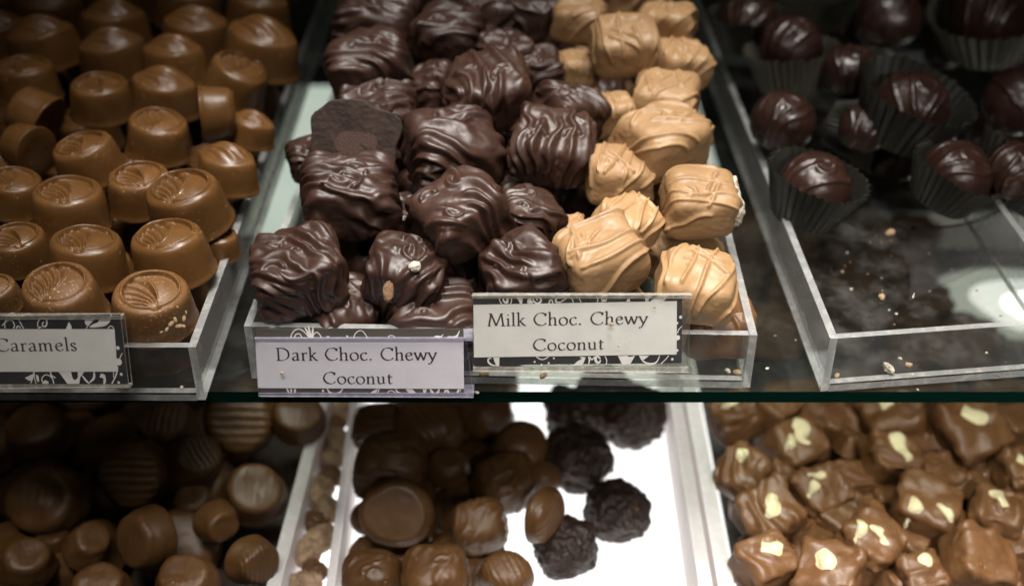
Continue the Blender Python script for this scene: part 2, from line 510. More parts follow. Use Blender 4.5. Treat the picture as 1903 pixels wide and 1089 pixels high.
_car = {}
def caramel_mesh(var, mat):
    """moulded cup, width 1 unit = 35 mm: tapered side, small foot, rimmed oval top with shell ridges on one half"""
    key = (var, mat.name)
    if key in _car:
        return _car[key]
    ns, nt_ = 120, 44
    rnd = random.Random(var*7+1)
    prof = [(0.0, 0.0), (0.6, 0.0), (0.97, 0.0), (1.02, 0.015), (1.03, 0.05), (1.005, 0.085), (0.985, 0.2), (0.96, 0.4), (0.935, 0.6), (0.90, 0.8), (0.87, 0.91), (0.835, 0.97), (0.79, 1.00), (0.745, 1.015)]
    H = 1.10
    almond = var >= 5
    V = []
    th = np.linspace(0, 2*math.pi, ns, endpoint=False)
    def plan(r):
        if almond:
            return r*np.cos(th)*1.10, r*np.sin(th)*0.86*(1-0.30*np.abs(np.cos(th))**3)
        return r*np.cos(th)*(1+0.02*np.cos(2*th+var)), r*np.sin(th)*0.90
    for r, z in prof:
        x, y = plan(r)
        V.append(np.stack([x, y, np.full(ns, z*H)], 1))
    for i in range(1, nt_+1):
        q = 0.745*(1-i/(nt_+0.001))
        x, y = plan(max(q, 0.002))
        V.append(np.stack([x, y, np.zeros(ns)], 1))
    V = np.concatenate(V)
    k0 = len(prof)*ns
    x, y = V[k0:, 0], V[k0:, 1]
    e = np.sqrt((x/0.70)**2+((y-0.005)/0.61)**2)
    phi = np.arctan2(y+0.59, x-0.05)
    rr = np.hypot(x-0.05, y+0.59)
    inside = 1-sstep(0.86, 0.96, e)
    z = 1.02*np.ones_like(x)+0.055*np.exp(-((e-0.97)/0.05)**2)
    spine = 1.45+0.55*(rr-0.5)                      # the curved seam from the notch to the far rim
    left = sstep(-0.03, 0.05, phi-spine)
    fan = phi-0.75*rr
    z += inside*(-0.10+left*(0.035*np.cos(fan*24)+0.03)*sstep(0.12, 0.35, rr))
    z += inside*(1-left)*0.13*(1-np.clip(e, 0, 1)**2)
    z += 0.045*np.exp(-((phi-spine)/0.06)**2)*inside*sstep(0.1, 0.5, rr)
    z -= 0.12*np.exp(-((x-0.05)**2+(y+0.59)**2)/0.007)
    if almond:
        qq = np.clip(1-np.sqrt((x/0.82)**2+(y/0.60)**2), 0, 1)
        fa = np.arctan2(y, x+1.1)
        z = 1.02+0.34*np.sin(qq*math.pi/2)**1.1+0.022*np.cos(fa*34)*sstep(0.04, 0.3, qq)
    V[k0:, 2] = z*H
    V += 0.012*np.stack([vnoise(V*3, var+q) for q in range(3)], 1)
    rows = len(V)//ns
    Q = [[i*ns+j, i*ns+(j+1) % ns, (i+1)*ns+(j+1) % ns, (i+1)*ns+j] for i in range(rows-1) for j in range(ns)]
    V[:, 2] -= 0.58
    me = mesh_np('caramel_cup', V*0.0175, np.array(Q), mat)
    _car[key] = me
    return me

def papercup_mesh(r0, r1, h, mat, npl=34, seed=1):
    """pleated paper cup with a bottom and real paper thickness, standing on z=0"""
    ns = npl*4
    V, rows = [], []
    rn = random.Random(seed)
    jit = [rn.uniform(-1, 1) for _ in range(npl)]
    def ring(r, z, amp, dz=0.0):
        out = []
        for j in range(ns):
            t = 2*math.pi*j/ns
            tri = (0, 1, 0, -1)[j % 4]
            a = r+amp*tri+0.04*r*math.sin(2*t+seed)*(z/h)
            out.append((a*math.cos(t), a*math.sin(t), z+dz*jit[j//4]))
        return out
    prof = [(0.002, 0.0003, 0), (r0*0.6, 0.0003, 0), (r0, 0.0, 0.0002)]
    for k in range(1, 6):
        t = k/5
        prof.append((r0+(r1-r0)*t, h*t, 0.0003+0.00085*t))
    for r, z, a in prof:
        V += ring(r, z, a, 0.0006 if z > h*0.9 else 0)
    th = 0.00025
    for r, z, a in prof[::-1]:
        V += ring(max(r-th, 0.0015), z+(th if z < 0.001 else 0), a, 0.0006 if z > h*0.9 else 0)
    nr = len(V)//ns
    Q = [(i*ns+j, i*ns+(j+1) % ns, (i+1)*ns+(j+1) % ns, (i+1)*ns+j) for i in range(nr-1) for j in range(ns)]
    return mesh_of('paper_cup', V, Q, mat, smooth=False)

# ------------------------------------------------------------------ pen strokes for lettering and scrolls
def spline(pts, closed=False, seg=7):
    if len(pts) < 3:
        return list(pts)
    n = len(pts)
    out = []
    rng = range(n if closed else n-1)
    g = (lambda i: pts[i % n]) if closed else (lambda i: pts[max(0, min(n-1, i))])
    for i in rng:
        p0, p1, p2, p3 = g(i-1), g(i), g(i+1), g(i+2)
        for k in range(seg):
            t = k/seg
            out.append(tuple(0.5*((2*b)+(c-a)*t+(2*a-5*b+4*c-d)*t*t+(-a+3*b-3*c+d)*t**3) for a, b, c, d in zip(p0, p1, p2, p3)))
    out.append(pts[0] if closed else pts[-1])
    return out
class Ink:
    def __init__(self):
        self.v, self.f, self.k = [], [], 0
    def stroke(self, pts, width, z=0.0):
        """ribbon along pts; width(t, angle) gives the full width"""
        self.k += 1
        z += self.k*1.5e-6
        n = len(pts)
        b = len(self.v)
        for i, p in enumerate(pts):
            a, c = pts[max(0, i-1)], pts[min(n-1, i+1)]
            dx, dy = c[0]-a[0], c[1]-a[1]
            l = math.hypot(dx, dy) or 1e-9
            w = width(i/max(1, n-1), math.atan2(dy, dx))/2
            nx, ny = -dy/l*w, dx/l*w
            self.v += [(p[0]+nx, p[1]+ny, z), (p[0]-nx, p[1]-ny, z)]
        for i in range(n-1):
            q = b+2*i
            self.f.append((q+1, q+3, q+2, q))
    def poly(self, pts, z=0.0):
        self.k += 1
        z += self.k*1.5e-6
        b = len(self.v)
        a = sum(pts[i-1][0]*pts[i][1]-pts[i][0]*pts[i-1][1] for i in range(len(pts)))
        if a < 0:
            pts = pts[::-1]
        self.v += [(p[0], p[1], z) for p in pts]
        self.f.append(tuple(range(b, b+len(pts))))
    def mesh(self, name, mat):
        return mesh_of(name, self.v, self.f, mat)

GL = {
 'M': (1.14, [('L', (.09, .02), (.23, .97)), ('L', (.23, 1), (.55, .02)), ('L', (.55, .02), (.88, .98)), ('L', (.89, 1), (1.0, 0)), ('L', (.0, .015), (.2, .015)), ('L', (.86, .015), (1.13, .015)), ('L', (.10, .985), (.25, .985)), ('L', (.86, .985), (1.0, .985))]),
 'D': (.98, [('L', (.16, 0), (.16, 1)), ('S', (.02, .985), (.2, .985), (.46, .97), (.74, .80), (.83, .5), (.74, .2), (.46, .03), (.2, .015), (.02, .015))]),
 'C': (.90, [('S', (.80, .80), (.72, .93), (.52, .985), (.25, .88), (.08, .5), (.22, .14), (.5, .01), (.72, .07), (.84, .2)), ('L', (.80, .74), (.805, .97))]),
 'a': (.56, [('S', (.08, .5), (.16, .59), (.27, .62), (.37, .54), (.385, .38), (.385, .12), (.42, .02), (.53, .05)), ('S', (.385, .37), (.2, .30), (.07, .17), (.12, .03), (.24, .01), (.385, .14))]),
 'r': (.44, [('L', (.14, 0), (.14, .6)), ('L', (.03, .54), (.15, .62)), ('L', (.03, .015), (.27, .015)), ('S', (.14, .42), (.22, .55), (.31, .60), (.41, .55))]),
 'k': (.62, [('L', (.14, 0), (.14, 1.06)), ('L', (.02, 1.0), (.15, 1.08)), ('L', (.03, .015), (.26, .015)), ('L', (.14, .27), (.44, .6)), ('L', (.34, .595), (.54, .595)), ('S', (.23, .37), (.38, .18), (.5, .04), (.63, .01))]),
 'h': (.64, [('L', (.13, 0), (.13, 1.06)), ('L', (.01, 1.0), (.14, 1.08)), ('L', (.02, .015), (.25, .015)), ('S', (.13, .42), (.24, .57), (.37, .61), (.46, .52), (.475, .3), (.475, 0)), ('L', (.36, .015), (.6, .015))]),
 'o': (.64, [('O', (.31, .31), (.25, .31))]),
 'c': (.52, [('S', (.45, .50), (.38, .59), (.27, .61), (.11, .5), (.06, .3), (.13, .09), (.27, .01), (.4, .05), (.48, .13))]),
 '.': (.32, [('P', (.13, .06), .075)]),
 'e': (.54, [('L', (.08, .335), (.43, .39)), ('S', (.43, .38), (.40, .54), (.27, .61), (.11, .5), (.06, .3), (.13, .09), (.27, .01), (.4, .05), (.49, .14))]),
 'w': (.86, [('L', (.05, .6), (.25, 0)), ('L', (.25, 0), (.44, .59)), ('L', (.42, .6), (.62, 0)), ('L', (.62, 0), (.80, .59)), ('L', (-.03, .59), (.15, .59)), ('L', (.34, .59), (.5, .59)), ('L', (.70, .59), (.9, .59))]),
 'y': (.60, [('L', (.06, .6), (.31, .02)), ('S', (.53, .59), (.42, .3), (.30, 0), (.2, -.21), (.1, -.29), (.02, -.25)), ('L', (-.02, .59), (.17, .59)), ('L', (.42, .59), (.62, .59))]),
 'n': (.64, [('L', (.13, 0), (.13, .6)), ('L', (.02, .54), (.14, .62)), ('L', (.02, .015), (.25, .015)), ('S', (.13, .42), (.24, .57), (.37, .61), (.46, .52), (.475, .3), (.475, 0)), ('L', (.36, .015), (.6, .015))]),
 'm': (.98, [('L', (.13, 0), (.13, .6)), ('L', (.02, .54), (.14, .62)), ('L', (.02, .015), (.24, .015)), ('S', (.13, .42), (.23, .57), (.34, .61), (.42, .52), (.435, .3), (.435, 0)), ('S', (.435, .42), (.55, .57), (.67, .61), (.75, .52), (.765, .3), (.765, 0)), ('L', (.36, .015), (.53, .015)), ('L', (.68, .015), (.89, .015))]),
 'u': (.64, [('S', (.13, .6), (.13, .22), (.18, .06), (.3, .01), (.46, .13)), ('L', (.47, .6), (.47, .03)), ('L', (.46, .03), (.58, .04)), ('L', (.02, .59), (.13, .59)), ('L', (.36, .59), (.47, .59))]),
 't': (.42, [('S', (.17, .80), (.165, .4), (.165, .14), (.23, .02), (.38, .07)), ('L', (.04, .595), (.37, .595))]),
 'i': (.29, [('L', (.14, 0), (.14, .6)), ('L', (.03, .54), (.15, .62)), ('L', (.03, .015), (.26, .015)), ('P', (.14, .86), .06)]),
 'l': (.29, [('L', (.14, 0), (.14, 1.06)), ('L', (.02, 1.0), (.15, 1.08)), ('L', (.03, .015), (.26, .015))]),
 's': (.44, [('S', (.33, .48), (.27, .59), (.17, .61), (.08, .5), (.13, .37), (.28, .26), (.34, .14), (.27, .02), (.15, .01), (.05, .12))]),
 ' ': (.36, []),
}
TRACK = 0.04
def text_width(t):
    return sum(GL[c][0]+TRACK for c in t)-TRACK
def write(ink, text, p0, p1, cap):
    """lettering from p0 to p1 along the baseline, capital height cap, broad-pen weight"""
    ux, uy = p1[0]-p0[0], p1[1]-p0[1]
    L = math.hypot(ux, uy)
    ux, uy = ux/L, uy/L
    sx = L/text_width(text)
    x = 0.0
    def W(q):
        a, b = (x+q[0])*sx, q[1]*cap
        return (p0[0]+a*ux-b*uy, p0[1]+a*uy+b*ux)
    def pen(t, ang):
        return cap*(0.044+0.105*abs(math.sin(ang-R(18))))
    for ch in text:
        adv, st = GL[ch]
        for s in st:
            if s[0] == 'L':
                a, b = s[1], s[2]
                m = tuple((i+j)/2 for i, j in zip(a, b))
                ink.stroke([W(a), W(m), W(b)], pen)
            elif s[0] == 'S':
                ink.stroke([W(q) for q in spline(s[1:])], pen)
            elif s[0] == 'O':
                (cx, cy), (rx, ry) = s[1], s[2]
                ink.stroke([W((cx+rx*math.cos(t), cy+ry*math.sin(t))) for t in np.linspace(0, 2*math.pi, 33)], pen)
            elif s[0] == 'P':
                c, r = s[1], s[2]
                ink.poly([W((c[0]+r*math.cos(t), c[1]+r*math.sin(t))) for t in np.linspace(0, 2*math.pi, 14)[:-1]])
        x += adv+TRACK

# ================================================================== setting: glass shelf, lower deck
LOW = -0.13                      # lower shelf level
put('display_case_floor', boxm('display_case_floor', (-0.9, -0.12, -0.31), (0.9, 0.9, -0.30), [M['case']]), kind='structure')
put('display_case_back', boxm('display_case_back', (-0.9, 0.90, -0.299), (0.9, 0.91, 0.5), [M['case']]), kind='structure')

GZ = 0.0053
me = hexa('glass_shelf', [(-0.62, 0, -GZ), (0.62, 0, -GZ), (0.62, 0.62, -GZ), (-0.62, 0.62, -GZ), (-0.62, 0, 0), (0.62, 0, 0), (0.62, 0.62, 0), (-0.62, 0.62, 0)], [M['glass'], M['glass_edge']])
put('glass_shelf', me, label='long clear glass shelf with dark green front edge under the three bins', cat='shelf')
put('shelf_rail', boxm('shelf_rail', (-0.6, 0.366, -0.016), (0.6, 0.376, -0.0065), [M['rail']]), label='thin grey rail running across under the back of the glass shelf', cat='rail')

# backlit white diffuser that the lower trays stand on
a0, a1 = at(497, 1120, LOW), at(590, 760, LOW)
def slab(name, poly, z0, z1, mat):
    n = len(poly)
    V = [(x, y, z0) for x, y in poly]+[(x, y, z1) for x, y in poly]
    Fc = [tuple(range(n))[::-1], tuple(range(n, 2*n))]+[(i, (i+1) % n, n+(i+1) % n, n+i) for i in range(n)]
    return mesh_of(name, V, Fc, mat)
ex = (a1.x-a0.x)/(a1.y-a0.y)
xl = lambda y: a0.x+ex*(y-a0.y)-0.013
t0, t1 = at(1350, 1089, LOW+.03), at(1288, 750, LOW+.03)
xw = lambda y: t0.x+(t1.x-t0.x)/(t1.y-t0.y)*(y-t0.y)+0.012
YP = 0.205
def shelf_piece(poly, mat):
    put('lower_shelf', slab('lower_shelf', poly, LOW-0.012, LOW-0.002, M[mat]), kind='structure')
g = 0.0004
shelf_piece([(xl(-0.06), -0.06), (xw(-0.06), -0.06), (xw(YP), YP), (xl(YP), YP)], 'glow')
shelf_piece([(-0.6, -0.06), (xl(-0.06)-g, -0.06), (xl(0.33)-g, 0.33), (-0.6, 0.33)], 'case')
shelf_piece([(xl(YP), YP+g), (xw(YP), YP+g), (xw(0.33), 0.33), (xl(0.33), 0.33)], 'case')
shelf_piece([(xw(-0.06)+g, -0.06), (0.6, -0.06), (0.6, 0.205), (xw(0.205)+g, 0.205)], 'case')
shelf_piece([(xw(0.205)+g, 0.205+g), (0.286, 0.205+g), (0.286, 0.33), (xw(0.33)+g, 0.33)], 'case')
shelf_piece([(0.2864, 0.205+g), (0.40, 0.205+g), (0.40, 0.300), (0.2864, 0.300)], 'case')
for cx, cy, ax, ay, z_, mt in ((0.319, 0.257, 0.045, 0.044, 0.0, 'reflection_glow'), (0.326, 0.250, 0.034, 0.032, 0.0025, 'glow'), (0.333, 0.243, 0.025, 0.021, 0.005, 'glare_glow')):  # glowing discs added to paint the glare under the right bin floor
    put('painted_glare_disc', slab('painted_glare_disc', [(cx+ax*math.cos(t)*(1+.12*math.sin(3*t)), cy+ay*math.sin(t)*(1+.1*math.cos(2*t))) for t in np.linspace(0, 2*math.pi, 41)[:-1]], LOW-0.0015+z_, LOW+0.0005+z_, M[mt]), kind='structure')
shelf_piece([(0.2864, 0.300+g), (0.40, 0.300+g), (0.40, 0.33), (0.2864, 0.33)], 'case')
shelf_piece([(-0.188, 0.3305), (-0.155, 0.3305), (-0.155, 0.60), (-0.188, 0.60)], 'reflection_glow')  # added glowing strip, paints the bright reflection between left and middle bins
shelf_piece([(-0.6, 0.3305), (-0.1884, 0.3305), (-0.1884, 0.60), (-0.6, 0.60)], 'case')
shelf_piece([(-0.1546, 0.3305), (0.1396, 0.3305), (0.1396, 0.60), (-0.1546, 0.60)], 'case')
shelf_piece([(0.140, 0.3305), (0.158, 0.3305), (0.158, 0.60), (0.140, 0.60)], 'reflection_glow')  # added glowing strip, paints the white line along the middle bin's right wall
shelf_piece([(0.1584, 0.3305), (0.6, 0.3305), (0.6, 0.60), (0.1584, 0.60)], 'case')

# ================================================================== acrylic bins on the glass shelf
BT, BW = 0.0030, 0.0252          # acrylic thickness, wall height
def bin_(name, label, fl, fr, dl, dr, length, z0=0.0008, h=BW, mats=('wall', 'edge', 'base'), base=True):
    """fl, fr: outer front corners (x, y); dl, dr: directions of the two side walls"""
    fl, fr, dl, dr = (Vector((v[0], v[1], 0)) for v in (fl, fr, dl, dr))
    dl.normalize(); dr.normalize()
    e = (fr-fl).normalized()
    root = put(name, None, matrix=Matrix.Translation(((fl+fr)/2+Vector((0, 0, z0)))), label=label, cat='bin')
    o = (fl+fr)/2
    fl, fr = fl-o, fr-o
    wm, em = M[mats[0]], M[mats[1]]
    up = Vector((0, 0, h))
    zb = Vector((0, 0, BT))
    bl, br = fl+dl*length, fr+dr*length
    # side walls run full length; front wall and back wall fit between them
    iw = e*BT
    put('side_wall', hexa('side_wall', [fl, fl+iw, bl+iw, bl, fl+up, fl+iw+up, bl+iw+up, bl+up], [wm, em]), root)
    put('side_wall', hexa('side_wall', [fr-iw, fr, br, br-iw, fr-iw+up, fr+up, br+up, br-iw+up], [wm, em]), root)
    g = e*0.0001
    zs = Vector((0, 0, BT+0.0002))
    f0, f1 = fl+iw+g+dl*0.0003, fr-iw-g+dr*0.0003
    put('front_wall', hexa('front_wall', [f0+zs, f1+zs, f1+dr*BT+zs, f0+dl*BT+zs, f0+up*0.985, f1+up*0.985, f1+dr*BT+up*0.985, f0+dl*BT+up*0.985], [M['front'], em]), root)
    b0, b1 = bl+iw+g-dl*0.0003, br-iw-g-dr*0.0003
    put('back_wall', hexa('back_wall', [b0-dl*BT, b1-dr*BT, b1, b0, b0-dl*BT+up, b1-dr*BT+up, b1+up, b0+up], [wm, em]), root)
    if base:
        q = [f0-dl*.0008, f1-dr*.0008, b1-dr*(BT+.0002), b0-dl*(BT+.0002)]
        put('base_panel', hexa('base_panel', q+[c+zb for c in q], [M[mats[2]], em]), root)
    return root
def flat(p): return (p.x, p.y)
DV = ray(930, -900)
DC = ray(1021, -1000)
lf = at(382, 743, 0.0008)
bin_left = bin_('acrylic_bin', 'low clear acrylic bin heaped with oval milk chocolate caramels', (-0.36, lf.y+0.001), flat(lf), flat(DV), flat(DV), 0.50)
cr = at(1394, 720, 0.0008)
cl = at(453, 606, 0.0008+BW)
bin_mid = bin_('acrylic_bin', 'low clear acrylic bin heaped with dark and tan coconut chocolates', flat(cl), flat(cr), flat(DC), flat(DC), 0.46)
rf = at(1525, 727, 0.0008)
rr_ = at(1990, 691, 0.0008)
bin_right = bin_('acrylic_bin', 'low clear acrylic bin, bare in front, with truffles in dark paper cups behind', flat(rf), flat(rr_), flat(DV), flat(DV), 0.50)

# ================================================================== lower trays
def tray(label, lpx, rpx, wl, wr, y0=-0.05, y1=0.325, h=0.03, liner=None):
    """lpx, rpx: two pixels on the top edge of each side wall (or a fixed x)"""
    zt = LOW+h
    def line(q):
        if not isinstance(q, tuple):
            return lambda y: q
        p, r = at(q[0], q[1], zt), at(q[2], q[3], zt)
        k = (r.x-p.x)/(r.y-p.y)
        return lambda y: p.x+k*(y-p.y)
    L, Rr = line(lpx), line(rpx)
    root = put('acrylic_tray', None, matrix=Matrix.Translation((0, 0, LOW)), label=label, cat='tray')
    def wall(f, w):
        q = [(f(y0)-w/2, y0, 0.0002), (f(y0)+w/2, y0, 0.0002), (f(y1)+w/2, y1, 0.0002), (f(y1)-w/2, y1, 0.0002)]
        return hexa('side_wall', q+[(x, y, h) for x, y, _ in q], [M['lowtray'], M['lowedge']])
    put('side_wall', wall(L, wl), root)
    put('side_wall', wall(Rr, wr), root)
    g = 0.0004
    q = [(L(y1)+wl/2+g, y1-.004, .0002), (Rr(y1)-wr/2-g, y1-.004, .0002), (Rr(y1)-wr/2-g, y1, .0002), (L(y1)+wl/2+g, y1, .0002)]
    put('back_wall', hexa('back_wall', q+[(x, y, h*0.9) for x, y, _ in q], [M['lowtray'], M['lowedge']]), root)
    q = [(L(y0)+wl/2+g, y0+.001, .0003), (Rr(y0)-wr/2-g, y0+.001, .0003), (Rr(y1-.005)-wr/2-g, y1-.005, .0003), (L(y1-.005)+wl/2+g, y1-.005, .0003)]
    put('base_panel', hexa('base_panel', q+[(x, y, .003) for x, y, _ in q], [M[liner or 'front'], M['lowedge']]), root)
tray('lower tray at the left with added dark liner, full of round milk chocolates', -0.42, (598, 750, 508, 1089), .004, .006, y1=0.295, liner='trayliner')
tray('lower middle tray with bare glowing white floor beside its chocolates', (658, 750, 614, 1089), (1258, 754, 1312, 1089), .004, .006)
tray('lower tray at the right heaped with white streaked milk chocolate squares', (1288, 750, 1350, 1089), 0.5, .007, .004)

# ================================================================== label holders hung on the front lips
def sign(label, bl, br, tl, tr, y0, lean, ledge, card, lab, lines, marks, plas, edge, cardm, paper, front_th=0.0009, specks=()):
    """bl..tr: corners of the front face in the photo; it leans back by lean degrees from y = y0 at its foot"""
    O = at_y(*bl, y0)
    Ob = at_y(*br, y0)
    Rv = Vector((Ob.x-O.x, 0, 0)).normalized()
    U = Vector((0, math.sin(R(lean)), math.cos(R(lean))))
    Nv = Rv.cross(U)
    def P(px, py):
        d = ray(px, py)
        t = (O-CAM).dot(Nv)/d.dot(Nv)
        q = CAM+d*t-O
        return (q.dot(Rv), q.dot(U))
    MB = Matrix(((Rv.x, U.x, Nv.x, O.x), (Rv.y, U.y, Nv.y, O.y), (Rv.z, U.z, Nv.z, O.z), (0, 0, 0, 1)))
    root = put('label_holder', None, matrix=MB, label=label, cat='label holder')
    c = [P(*bl), P(*br), P(*tr), P(*tl)]
    def quad(name, q, za, zb, mats, parent=root):
        return put(name, hexa(name, [(x, y, za) for x, y in q]+[(x, y, zb) for x, y in q], mats), parent)
    pm, em = M[plas], M[edge]
    quad('cover', c, -front_th, 0.0, [pm, em])
    t = -0.0022
    quad('card', [P(*q) for q in card], t, t+0.0004, [M[cardm]])
    lb = quad('paper_label', [P(*q) for q in lab], t+0.00045, t+0.0006, [M[paper]])
    ink = Ink()
    for text, s, e, cap in lines:
        a, b = P(*s), P(*e)
        k = P(s[0], s[1]-cap)
        write(ink, text, a, b, math.hypot(k[0]-a[0], k[1]-a[1]))
    put('lettering', ink.mesh('lettering', M['ink']), lb, Matrix.Translation((0, 0, t+0.00063)))
    sk = Ink()
    for kind, w, *pts in marks:
        q = [P(*p) for p in pts]
        if kind == 'poly':
            sk.poly(spline(q, True, 5))
        elif kind == 'sharp':
            sk.poly(q)
        elif kind == 'dot':
            r = w*depth(O)/F
            sk.poly([(q[0][0]+r*math.cos(a), q[0][1]+1.2*r*math.sin(a)) for a in np.linspace(0, 2*math.pi, 14)[:-1]])
        else:
            ww = w*depth(O)/F
            sk.stroke(spline(q), (lambda tt, an: ww*(0.55+0.6*math.sin(math.pi*min(1, tt*1.05)))) if kind == 'swash' else (lambda tt, an: ww))
    put('scroll_print', sk.mesh('scroll_print', M['ornament']), root, Matrix.Translation((0, 0, t+0.00043)))
    # back channel: rear plate, top ledge, foot ledge
    x0, x1 = max(c[0][0], c[3][0]), max(c[1][0], c[2][0])
    yb, yt = min(c[0][1], c[1][1]), min(c[2][1], c[3][1])
    zb = -front_th-ledge
    quad('rear_plate', [(x0, yb), (x1, yb), (x1, yt-0.0002), (x0, yt-0.0002)], zb-0.0012, zb, [pm, em])
    put('top_ledge', boxm('top_ledge', (x0, yt-0.0014, zb+0.0002), (x1, yt-0.0001, -front_th-0.0002), [em]), root)
    put('foot_ledge', boxm('foot_ledge', (x0, yb+0.0001, zb+0.0002), (x1, yb+0.0014, -front_th-0.0002), [em]), root)
    for px, py, w in specks:
        q = P(px, py)
        s = w*depth(O)/F
        put('speck', lump('speck', M['crumb'], s, int(px), 'rough', 8, 0.5, 2.2), root, Matrix.Translation((q[0], q[1], 0.0002+s*0.1)))
    return root

# marks were read off enlarged crops: (ox, oy, zoom) turn crop pixels into photo pixels
def cz(ox, oy, k):
    return lambda *p: [(ox+x/k, oy+y/k) for x, y in p]
A = cz(470, 590, 7.027)
B = cz(670, 590, 7.027)
dark_marks = [
 ('line', 1.9, *A((478, 298), (500, 230), (545, 182), (600, 172), (660, 210), (735, 296))), ('line', 1.9, *A((528, 298), (545, 250), (580, 232), (612, 247), (632, 298))),
 ('dot', 2.2, *A((572, 297))), ('swash', 3.2, *A((735, 298), (705, 220), (668, 150))), ('swash', 3.2, *A((745, 298), (728, 200), (712, 130))), ('swash', 3.2, *A((750, 298), (768, 220), (775, 150))),
 ('line', 1.9, *A((762, 298), (790, 235), (825, 215), (860, 240), (893, 298))), ('dot', 1.6, *A((855, 296))), ('swash', 2.4, *A((952, 298), (962, 275), (985, 277), (1000, 297))),
 ('swash', 2.2, *A((1212, 297), (1228, 280), (1222, 262), (1208, 260))), ('line', 1.5, *A((1303, 298), (1330, 232), (1380, 195), (1420, 198), (1460, 240), (1496, 298))), ('dot', 2.0, *A((1375, 297))),
 ('line', 1.6, *B((347, 294), (370, 262), (400, 255), (430, 267), (446, 294))), ('poly', 0, *B((945, 294), (965, 266), (1000, 256), (1045, 262), (1080, 234), (1062, 270), (1045, 294))),
 ('poly', 0, *B((1122, 294), (1145, 266), (1200, 268), (1250, 250), (1292, 186), (1276, 250), (1240, 292))),
 ('swash', 3.0, *A((430, 946), (448, 985), (462, 1006))), ('swash', 3.0, *A((475, 950), (492, 975), (482, 1004))), ('swash', 3.5, *A((545, 952), (538, 975), (545, 1006))), ('dot', 2.4, *A((907, 978))),
 ('swash', 3.4, *A((960, 950), (995, 1000), (1060, 1020), (1125, 1000), (1168, 950))), ('poly', 0, *B((120, 1018), (150, 985), (215, 955), (205, 990), (185, 1018))), ('swash', 2.0, *B((238, 956), (226, 985), (222, 1018))),
 ('line', 1.9, *B((340, 1020), (365, 985), (400, 976), (430, 990), (455, 1020))), ('swash', 3.0, *B((450, 956), (478, 995), (516, 1006))), ('sharp', 0, *B((580, 956), (668, 956), (735, 1020), (635, 1020))),
 ('sharp', 0, *B((806, 956), (865, 956), (838, 1020), (822, 1020))), ('swash', 4.0, *B((905, 956), (935, 1000), (965, 1020))), ('swash', 4.0, *B((1025, 956), (1005, 1000), (975, 1020))), ('poly', 0, *B((1085, 1010), (1100, 965), (1145, 968), (1160, 1018), (1135, 1020), (1125, 990), (1105, 1000))), ('swash', 3.5, *B((1290, 955), (1270, 985), (1265, 1020))), ('line', 1.4, *B((1310, 958), (1296, 990)))]
sign('clear label holder with cold light in its lilac tint, reading Dark Choc. Chewy Coconut', (480, 737), (880, 739), (472, 629), (866, 628), -0.0105, 15, 0.0095,
     [(480, 735.5), (862, 735.5), (861, 614), (473, 614)],
     [(478, 724), (862, 725.5), (861, 632), (472.5, 633)],
     [('Dark Choc. Chewy', (512, 673), (812, 672), 23.5), ('Coconut', (599, 716), (730, 716), 22)], dark_marks, 'lilac', 'lilac_edge', 'card_grey', 'paper_cool', specks=[(524, 693, 7)])
A = cz(870, 535, 6.6)
B = cz(1080, 535, 6.6)
